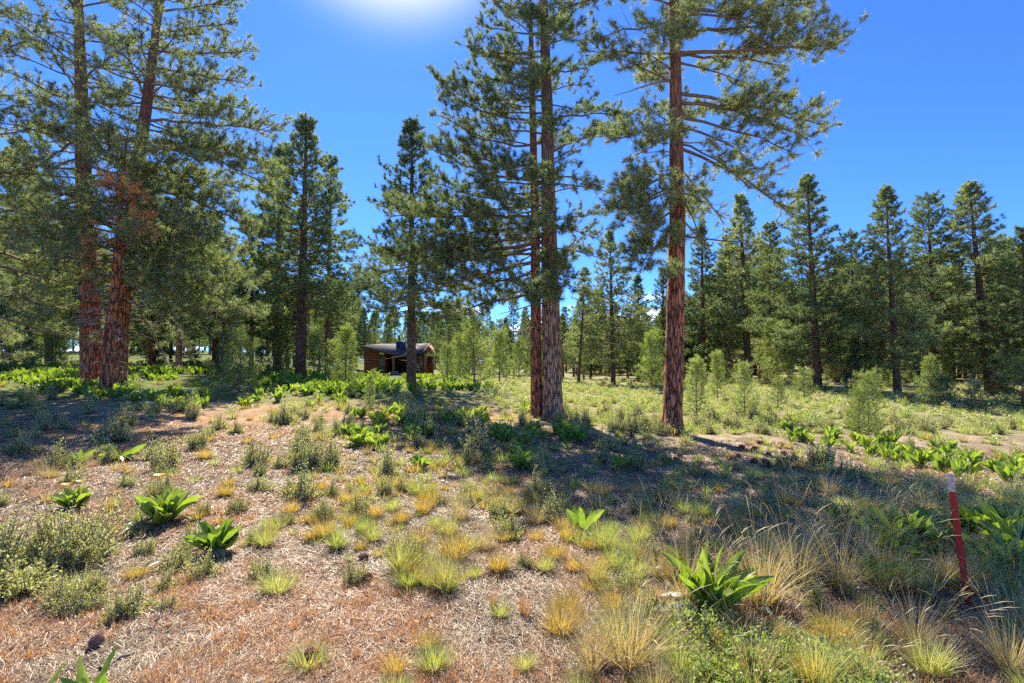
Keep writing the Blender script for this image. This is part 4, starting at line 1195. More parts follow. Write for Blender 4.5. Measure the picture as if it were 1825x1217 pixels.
def broadleaf():
    full = [mule_arrays(401, 13), mule_arrays(402, 10, spread=(.1, .6)), mule_arrays(403, 16, .30), mule_arrays(404, 8, .34, spread=(.05, .5))]
    meshes = [m.mesh('broadleaf_plant', [M['mule'], M['mulerib'], M['muleold']], True) for m in full]
    low = [mule_arrays(411, 9, .34, .10, True).arrays(), mule_arrays(412, 8, .32, .10, True, (.1, .6)).arrays(), mule_arrays(413, 10, .3, .1, True).arrays(), mule_arrays(414, 7, .34, .10, True, (.05, .5)).arrays()]
    G = 'broad leaved plants'
    # hero plants
    big = mule_arrays(421, 30, .34, .12, spread=(.1, 1.0)).mesh('plant_big', [M['mule'], M['mulerib'], M['muleold']], True)
    long_ = mule_arrays(424, 28, .40, .085, spread=(.03, .75)).mesh('plant_long', [M['mule'], M['mulerib'], M['muleold']], True)
    med = mule_arrays(422, 20, .29, .115, spread=(.08, .85)).mesh('plant_med', [M['mule'], M['mulerib'], M['muleold']], True)
    sparse = mule_arrays(423, 5, .30, .085, spread=(.2, .6)).mesh('plant_sparse', [M['mule'], M['mulerib'], M['muleold']], True)
    flat = mule_arrays(425, 7, .32, .10, spread=(.6, 1.25)).mesh('plant_flat', [M['mule'], M['mulerib'], M['muleold']], True)
    old = mule_arrays(426, 2, .26, .06, spread=(1.35, 1.5)).mesh('withered_leaf', [M['muleold'], M['muleold']], True)
    hero = [(big, 295, 935, 1.05, 'largest broad leaved green plant at left with a yellow flower', [(.44, .4)]), (med, 385, 985, 1.0, 'broad leaved plant with upright leaves above a small grey shrub', []),
            (med, 130, 908, .85, 'broad leaved plant with two yellow flowers beyond the big grey bush', [(.34, 2.2), (.32, .3)]), (flat, 215, 820, 1.1, 'sprawling broad leaves beneath the grey bush at upper left', []),
            (sparse, 138, 832, .9, 'single bright leaf cluster left of the sprawling leaves', []), (long_, 1265, 1095, 1.12, 'large long leaved plant standing at front right', []),
            (sparse, 1035, 955, 1.05, 'five leaved plant alone at front centre', []), (med, 748, 838, .85, 'bright yellow green leaf cluster at centre', []), (med, 640, 795, 1.15, 'dense leafy clump right of the pale bushes', []),
            (sparse, 1103, 838, 1.0, 'small leafy plant in the tree shade, centre', []), (sparse, 1295, 845, .8, 'small leafy plant in the shade below the red trunk', []), (flat, 55, 1290, .75, 'broad leaf tips at the bottom left corner', []), (sparse, 160, 1262, .75, 'upright pointed leaf at the bottom edge, left', []),
            (med, 437, 728, 1.2, 'bright leafy plant by the round sapling', []), (sparse, 1560, 1045, .9, 'single yellowing leaf in the straw right of the front plant', []), (sparse, 555, 728, 1.1, 'small leafy plant on the bare slope', [])]
    for (me, px, py, sc, lab, fl) in hero:
        x, y = on_ground(px, py)
        o = thing('broadleaf_plant', me, (x, y, gz(x, y) - .01), px * .37, sc, lab, 'wild plant', G)
        for (h, an) in fl:
            f, st = flower_mb(h, an)
            fo = link(bpy.data.objects.new('flower', f.mesh('flower', [M['flower']])), o)
            so = link(bpy.data.objects.new('stalk', st.mesh('flower_stalk', [M['mule']])), fo)
    for (px, py, lab) in [(300, 1003, 'withered grey leaf left of the upright leafy plant'), (245, 945, 'withered pale leaf below the largest plant at left'), (1345, 1090, 'withered pale leaf under the front right plant'), (1190, 1040, 'curled grey leaf left of the front right plant'), (1140, 835, 'bleached leaf beside the small shaded plant')]:
        x, y = on_ground(px, py)
        thing('withered_leaf', old, (x, y, gz(x, y) + .03), px * .6, .8, lab, 'dead leaf', 'withered leaves')
    rng = rs(61)
    spots = []

    def cluster(n, cx, cy, sx, sy, s0, s1, ks=(0, 1, 2, 3)):
        for i in range(n):
            px = cx + rng.uniform(-1, 1) * sx; py = cy + rng.uniform(-1, 1) * sy
            x, y = on_ground(px, py)
            spots.append((x, y, rng.uniform(0, 6.28), rng.uniform(s0, s1), rng.choice(ks), rng.uniform(.85, 1.15)))
    cluster(12, 1620, 985, 70, 22, .9, 1.2); cluster(7, 1755, 985, 55, 25, .9, 1.2); cluster(3, 1800, 1040, 30, 15, 1, 1.2, (0,)); cluster(2, 1505, 945, 10, 5, .8, 1)
    for i in range(64):
        t = rng.rand(); px = 1400 + 430 * t; py = 772 + 88 * t ** 1.1 + rng.uniform(-20, 20)
        x, y = on_ground(px, py); spots.append((x, y, rng.uniform(0, 6.28), rng.uniform(.55, 1.15), rng.randint(4), 1.1))
    cluster(9, 915, 790, 45, 14, .95, 1.25); cluster(8, 1005, 782, 35, 9, .95, 1.25); cluster(9, 920, 825, 60, 15, .5, .9); cluster(7, 650, 790, 35, 12, .8, 1.1)
    cluster(16, 700, 755, 70, 12, .9, 1.2); cluster(12, 825, 748, 45, 10, .9, 1.2); cluster(7, 740, 775, 30, 8, .7, 1); cluster(6, 940, 735, 15, 8, .8, 1.1)
    cluster(14, 325, 728, 40, 6, .9, 1.1); cluster(5, 590, 715, 25, 8, .8, 1.1); cluster(5, 470, 712, 30, 6, .8, 1.1)
    # beds on the left and in front of the cabin
    nb = 2600
    d = np.exp(rng.uniform(math.log(11), math.log(42), nb)); X = rng.uniform(-1.1, .12, nb) * d
    Z = zone(X, d)
    for i in range(nb):
        dens = fbm(X[i] * .35, d[i] * .35, 71, 2)
        px, py = Z['px'][i], Z['py'][i]
        if py > (738 + max(0, 160 - px) * .15) or py < 640: continue
        if px > 480 and py > 705: continue
        if px > 950: continue
        if Z['green'][i] < .4: continue
        if float(dens) < .40: continue
        spots.append((X[i], d[i], rng.uniform(0, 6.28), rng.uniform(.8, 1.3), rng.randint(4), 1.0))

    def lab(x, y, k):
        px, py = proj(x, y, gz(x, y))
        if px > 1380 and py > 890: return ('broad leaved plant in the shaded clump around the red stake', 'leafy clump by the stake')
        if px > 1380: return ('broad leaved plant in the long row between mound and right meadow', 'leafy row at right')
        if px > 850: return ('broad leaved plant at the foot of the paired trunks', 'leafy plants by the paired trunks')
        if px > 540: return ('broad leaved plant in the bright patch before the cabin', 'leafy patch before the cabin')
        return ('broad leaved plant in the green bed under the left pines', 'leafy bed at left')
    populate('broadleaf_plant', 'wild plant', meshes, low, [M['mule']], spots, 275, lab, G, 'leafy_ground_cover')


def shrubs():
    m2 = [M['sage'], M['sagestem']]; g2 = [M['sagegreen'], M['sagestem']]
    big = sage_mb(501, 820, .74, .46, .022, 24, rg=.35).mesh('sage_big', m2)
    a = [sage_mb(502, 190, .33, .40, .024, 16), sage_mb(503, 150, .28, .34, .024, 15), sage_mb(504, 130, .22, .42, .026, 15)]
    ms = [m.mesh('sagebrush', m2) for m in a] + [new_mesh('greenbush', a[1].arrays()[0], [a[1].arrays()[1], a[1].arrays()[2]], g2, False, a[1].arrays()[3])]
    mat = sage_mb(505, 700, .75, .16, .024, 12).mesh('green_mat', g2)
    low = [sage_mb(512, 46, .33, .38, .060, 6, True, .22).arrays(), sage_mb(513, 34, .30, .30, .065, 6, True, .28).arrays(), sage_mb(514, 30, .24, .38, .065, 6, True, .28).arrays(), None]
    V, Q, T, mi = low[1]; low[3] = (V, Q, T, np.full(len(mi), 2))
    G = 'sagebrush bushes'
    hero = [(big, 45, 1035, 1.0, 'big grey green sagebrush cut by the left edge'), (ms[1], 365, 1030, .55, 'small grey shrub under the upright leafy plant'), (ms[0], 205, 790, 1.15, 'grey bush above the sprawling leaves at upper left'),
            (ms[0], 505, 755, 1.15, 'round grey green bush on the bare slope'), (ms[0], 545, 835, 1.2, 'dark grey green bush, largest of the centre left group'), (ms[1], 455, 830, 1.1, 'pale bush left of the largest centre left bush'), (ms[2], 590, 830, 1.0, 'upright bush right of the largest centre left bush'),
            (ms[1], 540, 890, 1.0, 'pale bush below the centre left group'), (ms[2], 690, 852, .95, 'spindly twiggy bush left of the bright leaf cluster'), (ms[0], 850, 815, 1.35, 'tall dark bush before the leaves at the paired trunks'), (ms[2], 735, 765, 1.2, 'tall pale rabbitbrush among the bright leaves'),
            (ms[3], 290, 890, .75, 'yellowish shrub behind the largest leafy plant'), (ms[1], 960, 885, .9, 'grey shrub at the edge of the tree shade'), (ms[0], 985, 930, .75, 'straggly shrub left of the five leaved plant'), (ms[1], 905, 960, .7, 'pale shrub above the five leaved plant row'),
            (mat, 1290, 1190, 1.0, 'green mat forming shrub at the bottom edge, right of centre'), (mat, 1440, 1215, .9, 'green mat shrub right beside the other at the bottom'), (ms[1], 1455, 1085, .5, 'tiny pale grey shrub in the straw at front right'), (ms[3], 40, 730, 1.4, 'shaded bush near the left margin under the pines'),
            (ms[2], 1240, 850, .6, 'sparse shrub in the long tree shadow'), (ms[1], 1560, 1150, .5, 'low sparse shrub in the front straw at right')]
    for (me, px, py, sc, lab) in hero:
        x, y = on_ground(px, py)
        thing('sagebrush', me, (x, y, gz(x, y) - .01), px * .51, sc, lab, 'shrub', G)
    rng = rs(62); spots = []
    X, Y = scatter(rng, 7000, 3.2, 46); Z = zone(X, Y)
    for i in range(len(X)):
        px, py = Z['px'][i], Z['py'][i]; n = Z['n2'][i]
        if Z['rust'][i] > .5:
            if px < 420: p = .08 if py > 790 else .04
            elif py > 960: p = .02
            else: p = (.12 if px > 430 else .05) if py < 930 else .012
            if py < 790: p = max(p, .15)
        elif Z['shade'][i] > .5: p = .035
        elif Z['meadow'][i] > .5: p = 1.0
        else: p = .12
        if rng.rand() > p: continue
        k = rng.choice([0, 1, 2, 3] if Z['meadow'][i] > .5 else [0, 1, 2, 1])
        sc = rng.uniform(.5, 1.05) * (.6 if Y[i] < 7 else 1)
        spots.append((X[i], Y[i], rng.uniform(0, 6.28), sc, k, rng.uniform(.7, 1.1)))
    populate('sagebrush', 'shrub', ms, low, [M['sage'], M['sagestem'], M['sagegreen']], spots, 235,
             lambda x, y, k: (('small green shrub' if k == 3 else 'small grey green sagebrush') + ' among many ' + region(x, y), 'sagebrush ' + region(x, y)), G, 'low_scrub')
    # reddish dead bush
    me = sage_mb(520, 60, .2, .35, .03, 10).mesh('dead_bush', [M['rust'], M['sagestem']])
    x, y = on_ground(783, 762)
    thing('dead_bush', me, (x, y, gz(x, y)), 0, .9, 'reddish brown dead bush among the bright leaves', 'dead bush')


# ------------------------------------------------------------------ cones, stones, sticks
def cone_mesh(seed):
    rng = rs(seed); mb = MB(); n = 110
    an = np.arange(8) * PI / 4
    core = []
    for k, (z, r) in enumerate([(0, .008), (.02, .02), (.05, .022), (.08, .014), (.095, .004)]):
        core.append([(math.cos(a) * r, math.sin(a) * r, z) for a in an])
    core = np.array(core).reshape(-1, 3)
    Q = [[i * 8 + j, i * 8 + (j + 1) % 8, (i + 1) * 8 + (j + 1) % 8, (i + 1) * 8 + j] for i in range(4) for j in range(8)]
    mb.add(core, Q=Q)
    for i in range(n):
        t = i / n; a = i * 2.39996; z = .004 + t * .088
        r = .044 * math.sin(PI * min(1, .16 + t * .84)) ** .7
        o = np.array([math.cos(a), math.sin(a), 0]); s = np.array([-math.sin(a), math.cos(a), 0]); u = np.array([0, 0, 1.])
        w = .010 * (1.1 - .5 * t)
        b = o * .012 + u * z; e = o * r + u * (z + .012 * (t + .3))
        V = [b - s * w * .4, b + s * w * .4, e + s * w, e + u * .005, e - s * w, e + o * .004 - u * .002, (b + e) / 2 + u * .004]
        mb.add(V, Q=[[0, 1, 2, 6], [0, 6, 4, 4]][:1], T=[[0, 6, 4], [6, 2, 3], [6, 3, 4], [4, 3, 5], [3, 2, 5]])
    return mb.mesh('pine_cone', [M['cone']], False)


def smalls():
    c = [cone_mesh(1), cone_mesh(2)]
    L = [(180, 1150, 'pine cone at lower left in rust litter'), (540, 1180, 'reddish open pine cone near the bottom, left of centre'), (655, 1045, 'dark pine cone in the bare litter at centre'), (657, 998, 'small dark pine cone above the other at centre'), (1070, 1200, 'red brown pine cone at the bottom edge, centre'),
         (1115, 1170, 'grey pine cone behind the one at the bottom edge'), (1420, 1112, 'grey pine cone beside the tiny pale shrub'), (1608, 918, 'leftmost cone of three in the leafy clump by the stake'), (1630, 925, 'middle cone of three by the stake'), (1655, 930, 'rightmost cone of three by the stake'),
         (1470, 892, 'lone cone in the tree shade'), (1690, 1195, 'pine cone at the bottom right in straw'), (1395, 855, 'cone in the shade below the trunk line')]
    for i, (px, py, lab) in enumerate(L):
        x, y = on_ground(px, py)
        o = thing('pine_cone', c[i % 2], (x, y, gz(x, y) + .025), i * 1.3, .8, lab, 'pine cone', 'pine cones')
        o.rotation_euler = (1.35, .2, i * 1.7)
    rng = rs(71)
    for i in range(46):
        px = rng.uniform(1020, 1420); py = 748 + (px - 1020) * .09 + rng.uniform(0, 60)
        x, y = on_ground(px, py)
        o = thing('pine_cone', c[i % 2], (x, y, gz(x, y) + .03), 0, 1.2, 'dark fallen cone among dozens strewn between the paired trunks and the red trunk', 'pine cone', 'cones strewn below the trunks')
        o.rotation_euler = (rng.uniform(1, 1.6), 0, rng.uniform(0, 6))
    # stones
    st = plain('pale_stone', (.42, .39, .36), (.62, .58, .54), 6)

    def stone(seed, sc):
        r = rs(seed); n, m = 10, 7; V = []
        for i in range(m):
            ph = PI * (i + .5) / m
            for j in range(n):
                th = 2 * PI * j / n; q = 1 + .22 * r.randn() * .6
                V.append((math.sin(ph) * math.cos(th) * q * sc[0], math.sin(ph) * math.sin(th) * q * sc[1], math.cos(ph) * q * sc[2]))
        V += [(0, 0, sc[2]), (0, 0, -sc[2])]
        mb = MB()
        Q = [[i * n + j, (i + 1) * n + j, (i + 1) * n + (j + 1) % n, i * n + (j + 1) % n] for i in range(m - 1) for j in range(n)]
        T = [[n * m, j, (j + 1) % n] for j in range(n)] + [[n * m + 1, (m - 1) * n + (j + 1) % n, (m - 1) * n + j] for j in range(n)]
        mb.add(V, Q=Q, T=T)
        return mb.mesh('stone', [st], True)
    for i, (px, py, s, lab) in enumerate([(272, 722, .10, 'pale stone at the edge of the left leafy bed'), (258, 720, .07, 'smaller pale stone beside the one at the left leafy bed'), (1622, 812, .09, 'left white stone on the bare patch behind the leafy row'), (1640, 810, .07, 'middle white stone behind the leafy row'), (1652, 816, .08, 'right white stone behind the leafy row'), (1770, 912, .08, 'grey stone in the shade right of the stake')]):
        x, y = on_ground(px, py)
        thing('stone', stone(600 + i, (s * 1.4, s, s * .6)), (x, y, gz(x, y) + s * .3), i, 1, lab, 'stone', 'pale stones')
    # sticks
    for i, (px, py, px2, py2, r, lab) in enumerate([(172, 1205, 250, 1165, .012, 'weathered grey stick lying at lower left'), (262, 1120, 300, 1097, .008, 'thin grey stick in the litter at left'), (1075, 1075, 1130, 1092, .006, 'thin twig at front centre'), (1600, 885, 1760, 905, .012, 'thin dead branch lying in the shade by the stake'), (560, 1150, 640, 1130, .006, 'thin pale twig in the front litter')]):
        x, y = on_ground(px, py); x2, y2 = on_ground(px2, py2)
        mb = MB(); k = 7; t = np.linspace(0, 1, k); dx, dy = x2 - x, y2 - y
        P = np.stack([t * dx, t * dy, .01 + np.array([gz(x + a * dx, y + a * dy) - gz(x, y) for a in t]) + .01], 1) + rs(i).randn(k, 3) * .008
        mb.tube(P, np.linspace(r, r * .5, k), 6)
        for j in (2, 4): mb.tube([P[j], P[j] + rs(i + j).randn(3) * .06 + [0, 0, .03]], [r * .5, r * .2], 4)
        thing('fallen_stick', mb.mesh('stick', [M['deadwood']], True), (x, y, gz(x, y)), 0, 1, lab, 'stick', 'fallen sticks')
    # fallen log with root plate
    x, y = on_ground(1775, 697); y = min(y, 26); x = (1775 - W0 / 2) / F * y
    b = np.array([x, y, gz(x, y)])
    mb = MB(); q = at(1803, 690, y + 1) - b; q[2] = .22
    mb.tube([[0, 0, .45], [.35, .2, .38], [q[0], q[1], .2]], [.22, .2, .13], 12)
    rt = MB(); r = rs(9)
    for i in range(14):
        a = i * .45; rt.tube([[-.05, 0, .45], [-.18, math.cos(a) * .3, .45 + math.sin(a) * .3], [-.2, math.cos(a) * .55, max(.02, .45 + math.sin(a) * .6)]], [.08, .05, .015], 5)
    thing('fallen_log', [('log', mb.mesh('log', [M['bark_red']], True)), ('roots', rt.mesh('roots', [M['bark_red']], True))], b, 0, 1, 'short reddish fallen log with root plate under the right pines', 'log')


# ------------------------------------------------------------------ red metal stake
def stake():
    d = 3.55; x, y = on_ground(1722, 1085); d = y
    b = np.array([x, y, gz(x, y)])
    top = at(1688, 845, d - .03) - b
    H = np.linalg.norm(top); 
    red = plain('red_painted_steel', (.36, .022, .018), (.50, .04, .03), 30, .55, .15, metal=.0, spec=.4)
    white = plain('chipped_white_paint', (.42, .38, .34), (.72, .68, .64), 45, .7, .3)

    def tee(z0, z1, mb):
        w, t = .030, .0045
        s = [(-w / 2, 0), (w / 2, 0), (w / 2, t), (t / 2, t), (t / 2, .032), (-t / 2, .032), (-t / 2, t), (-w / 2, t)]
        s = [(a, -c) for a, c in s][::-1]
        V = [(a, c, z0) for a, c in s] + [(a, c, z1) for a, c in s]
        Q = [[i, (i + 1) % 8, 8 + (i + 1) % 8, 8 + i] for i in range(8)]
        mb.add(V, Q=Q); 
        mb.add([(a, c, z1) for a, c in s], Q=[[0, 1, 6, 7], [1, 2, 5, 6], [2, 3, 4, 5]][:3])
    post = MB(); tee(-.25, H - .115, post)
    z = .12
    while z < H - .15:
        post.box((0, .004, z), (.009, .010, .016)); z += .054
    tip = MB(); tee(H - .115, H, tip)
    tip.box((0, .008, H - .06), (.012, .012, .022))
    o = thing('metal_stake', [('post', post.mesh('stake_post', [red])), ('painted_tip', tip.mesh('stake_tip', [white]))], b, 0, 1, 'leaning red steel fence stake with chipped white tip', 'stake')
    q = Vector((0, 0, 1)).rotation_difference(Vector(tuple(top)))
    from mathutils import Quaternion
    o.rotation_mode = 'QUATERNION'
    o.rotation_quaternion = q @ Quaternion((0, 0, 1), .55)


# ------------------------------------------------------------------ cabin
def cabin():
    d = 58.0
    u = d / F                     # metres per photo pixel there
    def wx(px): return (px - 710) * u
    gzv = at(710, 673, d)[2]
    b = np.array([at(710, 673, d)[0], d, gzv])
    def hz(py): return (673 - py) * u
    logm = plain('stained_log_wall', (.19, .06, .035), (.31, .11, .06), 3, .75, .5, (1, 1, 9))
    trim = plain('cedar_post', (.34, .14, .08), (.46, .22, .13), 5, .7, .3, (6, 6, 1))
    dark = plain('porch_wall_painted_shade', (.035, .028, .03), (.06, .045, .045), 4, .8, .2, (8, 1, 1))  # near-black colour stands in for the shade inside the porch opening
    roofm = plain('grey_shingle_roof', (.095, .08, .08), (.15, .13, .13), 9, .9, .2)
    fascia = plain('dark_fascia', (.07, .06, .055), (.12, .10, .09), 6)
    navy = plain('navy_chimney_cladding', (.012, .02, .075), (.03, .045, .12), 4, .5, .2)
    stone_ = plain('stacked_stone', (.22, .18, .16), (.42, .36, .33), 3, .9, .8, (1, 1, 3))
    glass = plain('window_glass', (.10, .17, .17), (.30, .38, .36), 1.2, .12, 0, spec=.8)
    parts = []

    def part(nm, mb, mt, sub=None, smooth=False): parts.append((nm, mb.mesh(nm, [mt], smooth), sub))
    # log wall at left: courses of round logs
    w = MB(); z0 = hz(668); z1 = hz(617); n = 10
    for i in range(n):
        z = z0 + (z1 - z0) * (i + .5) / n; r = (z1 - z0) / n / 2 * 1.02
        w.tube([[wx(650), 0, z], [wx(674), 0, z]], [r, r], 10)
        if i < n - 1: w.tube([[wx(652), .1, z], [wx(652), 4.5, z]], [r, r], 8)
    w.box(((wx(650) + wx(674)) / 2 + .05, .35, (z0 + z1) / 2), (wx(674) - wx(650) - .1, .3, z1 - z0))
    part('log_wall', w, logm, smooth=False)
    # frame wall with window, recessed porch with shade put into its wall colour, right bay
    w = MB(); w.box(((wx(684.5) + wx(688)) / 2, 0, hz(646)), (wx(688) - wx(684.5), .3, hz(623) - hz(668)))
    w.box(((wx(674) + wx(684.5)) / 2, 0, hz(664)), (wx(684.5) - wx(674), .3, .55))
    part('wall', w, logm)
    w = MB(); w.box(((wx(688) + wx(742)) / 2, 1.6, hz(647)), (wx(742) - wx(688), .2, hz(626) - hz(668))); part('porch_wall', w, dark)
    for a in (702.5, 741.5):
        w = MB(); w.box((wx(a), -.3, (hz(633) + hz(664)) / 2), (.27, .27, hz(632) - hz(664))); part('porch_post', w, trim)
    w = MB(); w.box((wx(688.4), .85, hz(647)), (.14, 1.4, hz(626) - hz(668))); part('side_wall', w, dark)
    w = MB(); w.box((wx(760), 1.6, (hz(632) + hz(668)) / 2), (.5, .2, hz(632) - hz(668))); part('side_wall', w, logm)
    # windows
    w = MB(); w.box(((wx(674) + wx(684.5)) / 2, .02, (hz(632) + hz(659)) / 2), (wx(683.5) - wx(675), .05, hz(632) - hz(659))); g1 = w
    f = MB()
    for x_ in (wx(674.6), wx(679), wx(684)): f.box((x_, -.05, (hz(630) + hz(660)) / 2), (.07, .1, hz(630) - hz(660)))
    f.box(((wx(674.6) + wx(684)) / 2, -.052, hz(648)), (wx(684) - wx(674.6), .1, .07))
    part('window', f, trim, [('pane', g1, glass)])
    w = MB(); w.box(((wx(743) + wx(757)) / 2, .02, (hz(628) + hz(666)) / 2), (wx(757) - wx(743), .06, hz(628) - hz(666))); g2 = w
    f = MB()
    for x_ in (742.5, 747.5, 753, 757.5): f.box((wx(x_), -.06, (hz(626) + hz(667)) / 2), (.12, .14, hz(626) - hz(667)))
    f.box(((wx(742.5) + wx(757.5)) / 2, -.062, hz(641)), (wx(757.5) - wx(742.5), .14, .1))
    part('window', f, trim, [('pane', g2, glass)])
    # right gable end in warm wood, turned away to the right
    w = MB()
    P = [(wx(757), -.6, hz(629)), (wx(769), 1.2, hz(632)), (wx(762), .3, hz(613.5))]
    V = P + [(p[0], p[1] + 2.5, p[2]) for p in P]
    w.add(V, T=[[0, 1, 2], [3, 5, 4]], Q=[[0, 2, 5, 3], [1, 4, 5, 2], [0, 3, 4, 1]]); part('gable', w, trim)
    w = MB(); w.box((wx(758.5), -.3, (hz(630) + hz(668)) / 2), (.28, .28, hz(630) - hz(668))); part('gable_post', w, trim)
    w = MB(); w.box((wx(765), 1.5, (hz(634) + hz(668)) / 2), (wx(769) - wx(761), .25, hz(634) - hz(668))); part('end_wall', w, logm)
    # roofs
    def slab(P, th, nm, mt):
        w = MB(); P = np.array(P, float); V = np.concatenate([P, P - np.array([0, 0, th])])
        k = len(P)
        w.add(V, Q=[[0, 1, 2, 3], [7, 6, 5, 4]] + [[i, 4 + i, 4 + (i + 1) % 4, (i + 1) % 4] for i in range(4)]); part(nm, w, mt)
    A = (wx(649), -.9, hz(616.5)); B = (wx(727), -1.6, hz(634)); C = (wx(740), 4.5, hz(610)); D = (wx(655), 4.8, hz(610.5))
    slab([A, B, C, D], .16, 'roof', roofm)
    slab([(A[0] - .05, A[1] - .14, A[2] + .03), (B[0] + .05, B[1] - .14, B[2] + .03), (B[0] + .05, B[1] - .02, B[2] + .03), (A[0] - .05, A[1] - .02, A[2] + .03)], .30, 'fascia', fascia)
    slab([(wx(722), -1.5, hz(632.5)), (wx(752), -1.0, hz(628)), (wx(761.5), 1.0, hz(611)), (wx(735), 4.2, hz(610))], .14, 'roof', roofm)
    slab([(wx(754), -.95, hz(629)), (wx(757), -.95, hz(629)), (wx(764), 1, hz(611)), (wx(760.5), 1, hz(611))], .16, 'fascia', fascia)
    # chimney with a bent pale tube on its front
    w = MB(); w.box(((wx(703.5) + wx(719.5)) / 2, 1.0, (hz(608.5) + hz(632)) / 2), (wx(719.5) - wx(703.5), 1.0, hz(608.5) - hz(632)))
    fl = MB(); c0 = wx(707)
    fl.tube([[c0, .42, hz(624)], [c0 + .35, .40, hz(621)], [c0 + .25, .40, hz(613)], [c0 + .7, .40, hz(617)], [c0 + .95, .40, hz(614)]], [.05] * 5, 6)
    part('chimney', w, navy, [('bent_tube', fl, M['deadwood'])])
    # stone footing, steps
    w = MB(); rr = rs(3)
    for r_ in range(3):
        for k in range(16):
            w.box((wx(677) + k * .17 * 1.0 + rr.uniform(-.02, .02) + r_ * .08, -1.0 + r_ * .12, hz(674) + .16 + r_ * .19), (.155, .22, .17), rr.uniform(-.08, .08))
    part('stone_wall', w, stone_)
    w = MB()
    for k in range(4): w.box((wx(706 + k * 3.2), -1.2 - k * .22, hz(662 + k * 3)), (.9, .5, .14), .25)
    part('steps', w, stone_)
    w = MB(); w.box((wx(725), .6, hz(667)), (wx(772) - wx(682), 2.6, .16)); part('deck', w, trim)
    w = MB(); w.box((wx(712), 3, hz(671.5)), (wx(768) - wx(654), 5.5, .5)); part('footing', w, stone_)
    o = thing('log_cabin', [], b, 0, 1, 'small brown log cabin with grey roof and navy chimney among the pines', 'cabin')
    for (nm, me, sub) in parts:
        p = link(bpy.data.objects.new(nm, me), o)
        for (sn, smb, smt) in (sub or []):
            link(bpy.data.objects.new(sn, smb.mesh(sn, [smt])), p)
    # pale chair on the deck
    wh = plain('pale_blue_paint', (.45, .52, .58), (.6, .66, .7), 6)
    st = MB(); st.box((0, 0, .38), (.5, .5, .06))
    bk = MB(); bk.box((0, .24, .7), (.5, .06, .6))
    ch = [('seat', st.mesh('seat', [wh])), ('backrest', bk.mesh('backrest', [wh]))]
    lg = MB(); lg.box((0, 0, .175), (.06, .06, .35)); lgm = lg.mesh('leg', [wh])
    o = thing('patio_chair', ch, b + np.array([wx(745), -.35, hz(667) + .08]), .3, 1.15, 'pale chair on the cabin deck before the tall window', 'chair')
    for (lx, ly) in ((-.2, -.2), (.2, -.2), (-.2, .2), (.2, .2)):
        l = link(bpy.data.objects.new('leg', lgm), o); l.location = (lx, ly, 0)


# ------------------------------------------------------------------ light, sky, camera
SUN_AZ = R(14.3)    # left of straight ahead
SUN_EL = R(46)


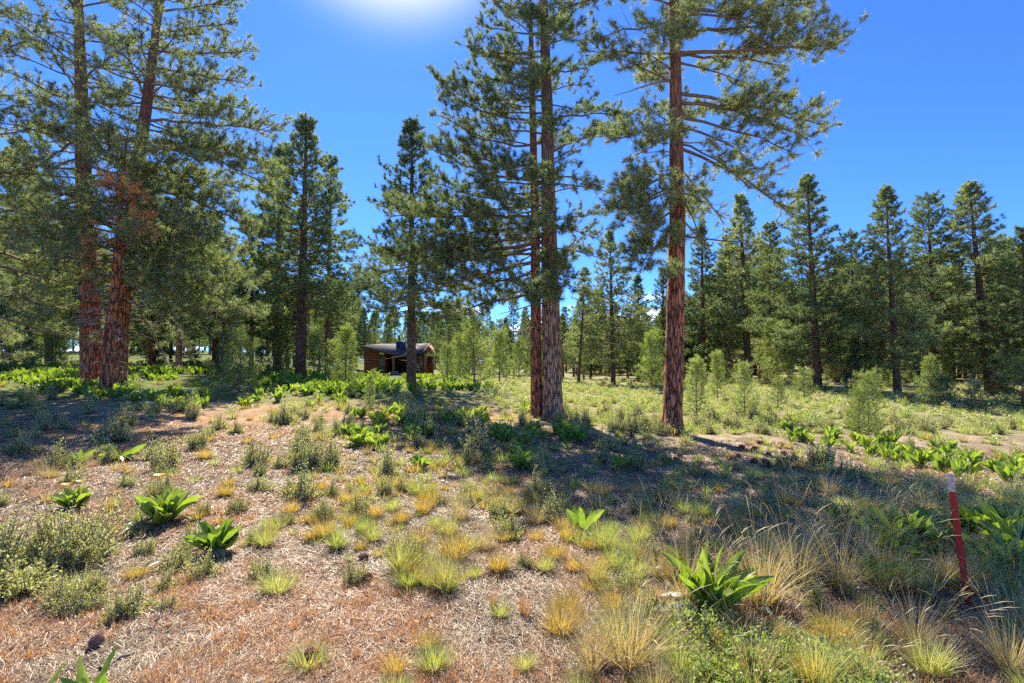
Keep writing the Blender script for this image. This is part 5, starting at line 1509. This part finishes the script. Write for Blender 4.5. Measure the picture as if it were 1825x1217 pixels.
def sky():
    w = bpy.data.worlds.new('World'); scene.world = w; w.use_nodes = True
    N = w.node_tree.nodes; L = w.node_tree.links; N.clear()
    s = N.new('ShaderNodeTexSky'); s.sky_type = 'NISHITA'; s.sun_disc = False
    s.sun_elevation = SUN_EL; s.sun_rotation = -SUN_AZ
    s.altitude = 1800; s.air_density = 1.0; s.dust_density = .35; s.ozone_density = 3.0
    tint = N.new('ShaderNodeMix'); tint.data_type = 'RGBA'; tint.blend_type = 'MULTIPLY'; tint.inputs[0].default_value = 1; tint.inputs[7].default_value = (.225, .43, .76, 1); L.new(s.outputs[0], tint.inputs[6])
    # small low clouds beyond the trees
    tc = N.new('ShaderNodeTexCoord'); sx = N.new('ShaderNodeSeparateXYZ'); L.new(tc.outputs['Generated'], sx.inputs[0])
    mp = N.new('ShaderNodeMapping'); mp.inputs['Scale'].default_value = (7, 7, 22); L.new(tc.outputs['Generated'], mp.inputs[0])
    n = N.new('ShaderNodeTexNoise'); n.inputs['Scale'].default_value = 1.4; n.inputs['Detail'].default_value = 6; L.new(mp.outputs[0], n.inputs['Vector'])
    r = ramp(N, [(0, 0, 0), (1, 1, 1)], [.53, .66]); L.new(n.outputs['Fac'], r.inputs[0])
    hz_ = ramp(N, [(1, 1, 1), (1, 1, 1), (0, 0, 0)], [0, .075, .13]); L.new(sx.outputs['Z'], hz_.inputs[0])
    mu = N.new('ShaderNodeMath'); mu.operation = 'MULTIPLY'; L.new(r.outputs[0], mu.inputs[0]); L.new(hz_.outputs[0], mu.inputs[1])
    mx = N.new('ShaderNodeMix'); mx.data_type = 'RGBA'; L.new(mu.outputs[0], mx.inputs[0]); L.new(tint.outputs[2], mx.inputs[6]); mx.inputs[7].default_value = (9, 9.5, 11, 1)
    # bright aureole of the sky close round the sun
    dv = N.new('ShaderNodeVectorMath'); dv.operation = 'DOT_PRODUCT'; L.new(tc.outputs['Generated'], dv.inputs[0])
    dv.inputs[1].default_value = (-math.sin(SUN_AZ) * math.cos(SUN_EL), math.cos(SUN_AZ) * math.cos(SUN_EL), math.sin(SUN_EL))
    p0 = N.new('ShaderNodeMapRange'); p0.interpolation_type = 'SMOOTHSTEP'; L.new(dv.outputs['Value'], p0.inputs[0]); p0.inputs[1].default_value = .940; p0.inputs[2].default_value = 1.0
    p1 = N.new('ShaderNodeMath'); p1.operation = 'POWER'; p1.use_clamp = True; L.new(p0.outputs[0], p1.inputs[0]); p1.inputs[1].default_value = 5
    p2 = N.new('ShaderNodeVectorMath'); p2.operation = 'SCALE'; p2.inputs[0].default_value = (5.6, 4.5, 3.6); L.new(p1.outputs[0], p2.inputs['Scale'])
    ag = N.new('ShaderNodeVectorMath'); ag.operation = 'ADD'; L.new(mx.outputs[2], ag.inputs[0]); L.new(p2.outputs[0], ag.inputs[1])
    b = N.new('ShaderNodeBackground'); b.inputs['Strength'].default_value = SKY_S
    L.new(ag.outputs[0], b.inputs['Color'])
    o = N.new('ShaderNodeOutputWorld'); L.new(b.outputs[0], o.inputs[0])
    ld = bpy.data.lights.new('sun', 'SUN'); ld.energy = SUN_S; ld.angle = R(.55); ld.color = (1, .93, .80)
    lo = link(bpy.data.objects.new('sun', ld))
    v = Vector((-math.sin(SUN_AZ) * math.cos(SUN_EL), math.cos(SUN_AZ) * math.cos(SUN_EL), math.sin(SUN_EL)))
    lo.rotation_euler = v.to_track_quat('Z', 'Y').to_euler(); lo.location = v * 60


SKY_S = .15
SUN_S = 5.0
cd = bpy.data.cameras.new('camera'); cd.sensor_width = 36; cd.lens = 36 * F / W0; cd.clip_start = .05; cd.clip_end = 2000
co = link(bpy.data.objects.new('camera', cd)); co.location = (0, 0, CAMZ); co.rotation_euler = (PI / 2 + PITCH, 0, 0)
scene.camera = co

sky()
for build in (pine_right, pine_pair, pines_left, mids, far_woods, saplings, grasses, litter, broadleaf, shrubs, smalls, stake, cabin):
    build()

scene.view_settings.view_transform = 'Standard'; scene.view_settings.look = 'None'
scene.view_settings.exposure = 1.12; scene.view_settings.gamma = 1
cy = scene.cycles
cy.max_bounces = 5; cy.diffuse_bounces = 2; cy.adaptive_threshold = .03; cy.glossy_bounces = 2; cy.transmission_bounces = 4; cy.transparent_max_bounces = 4
cy.caustics_reflective = False; cy.caustics_refractive = False
cy.use_denoising = False; cy.sample_clamp_direct = 6; cy.sample_clamp_indirect = 3
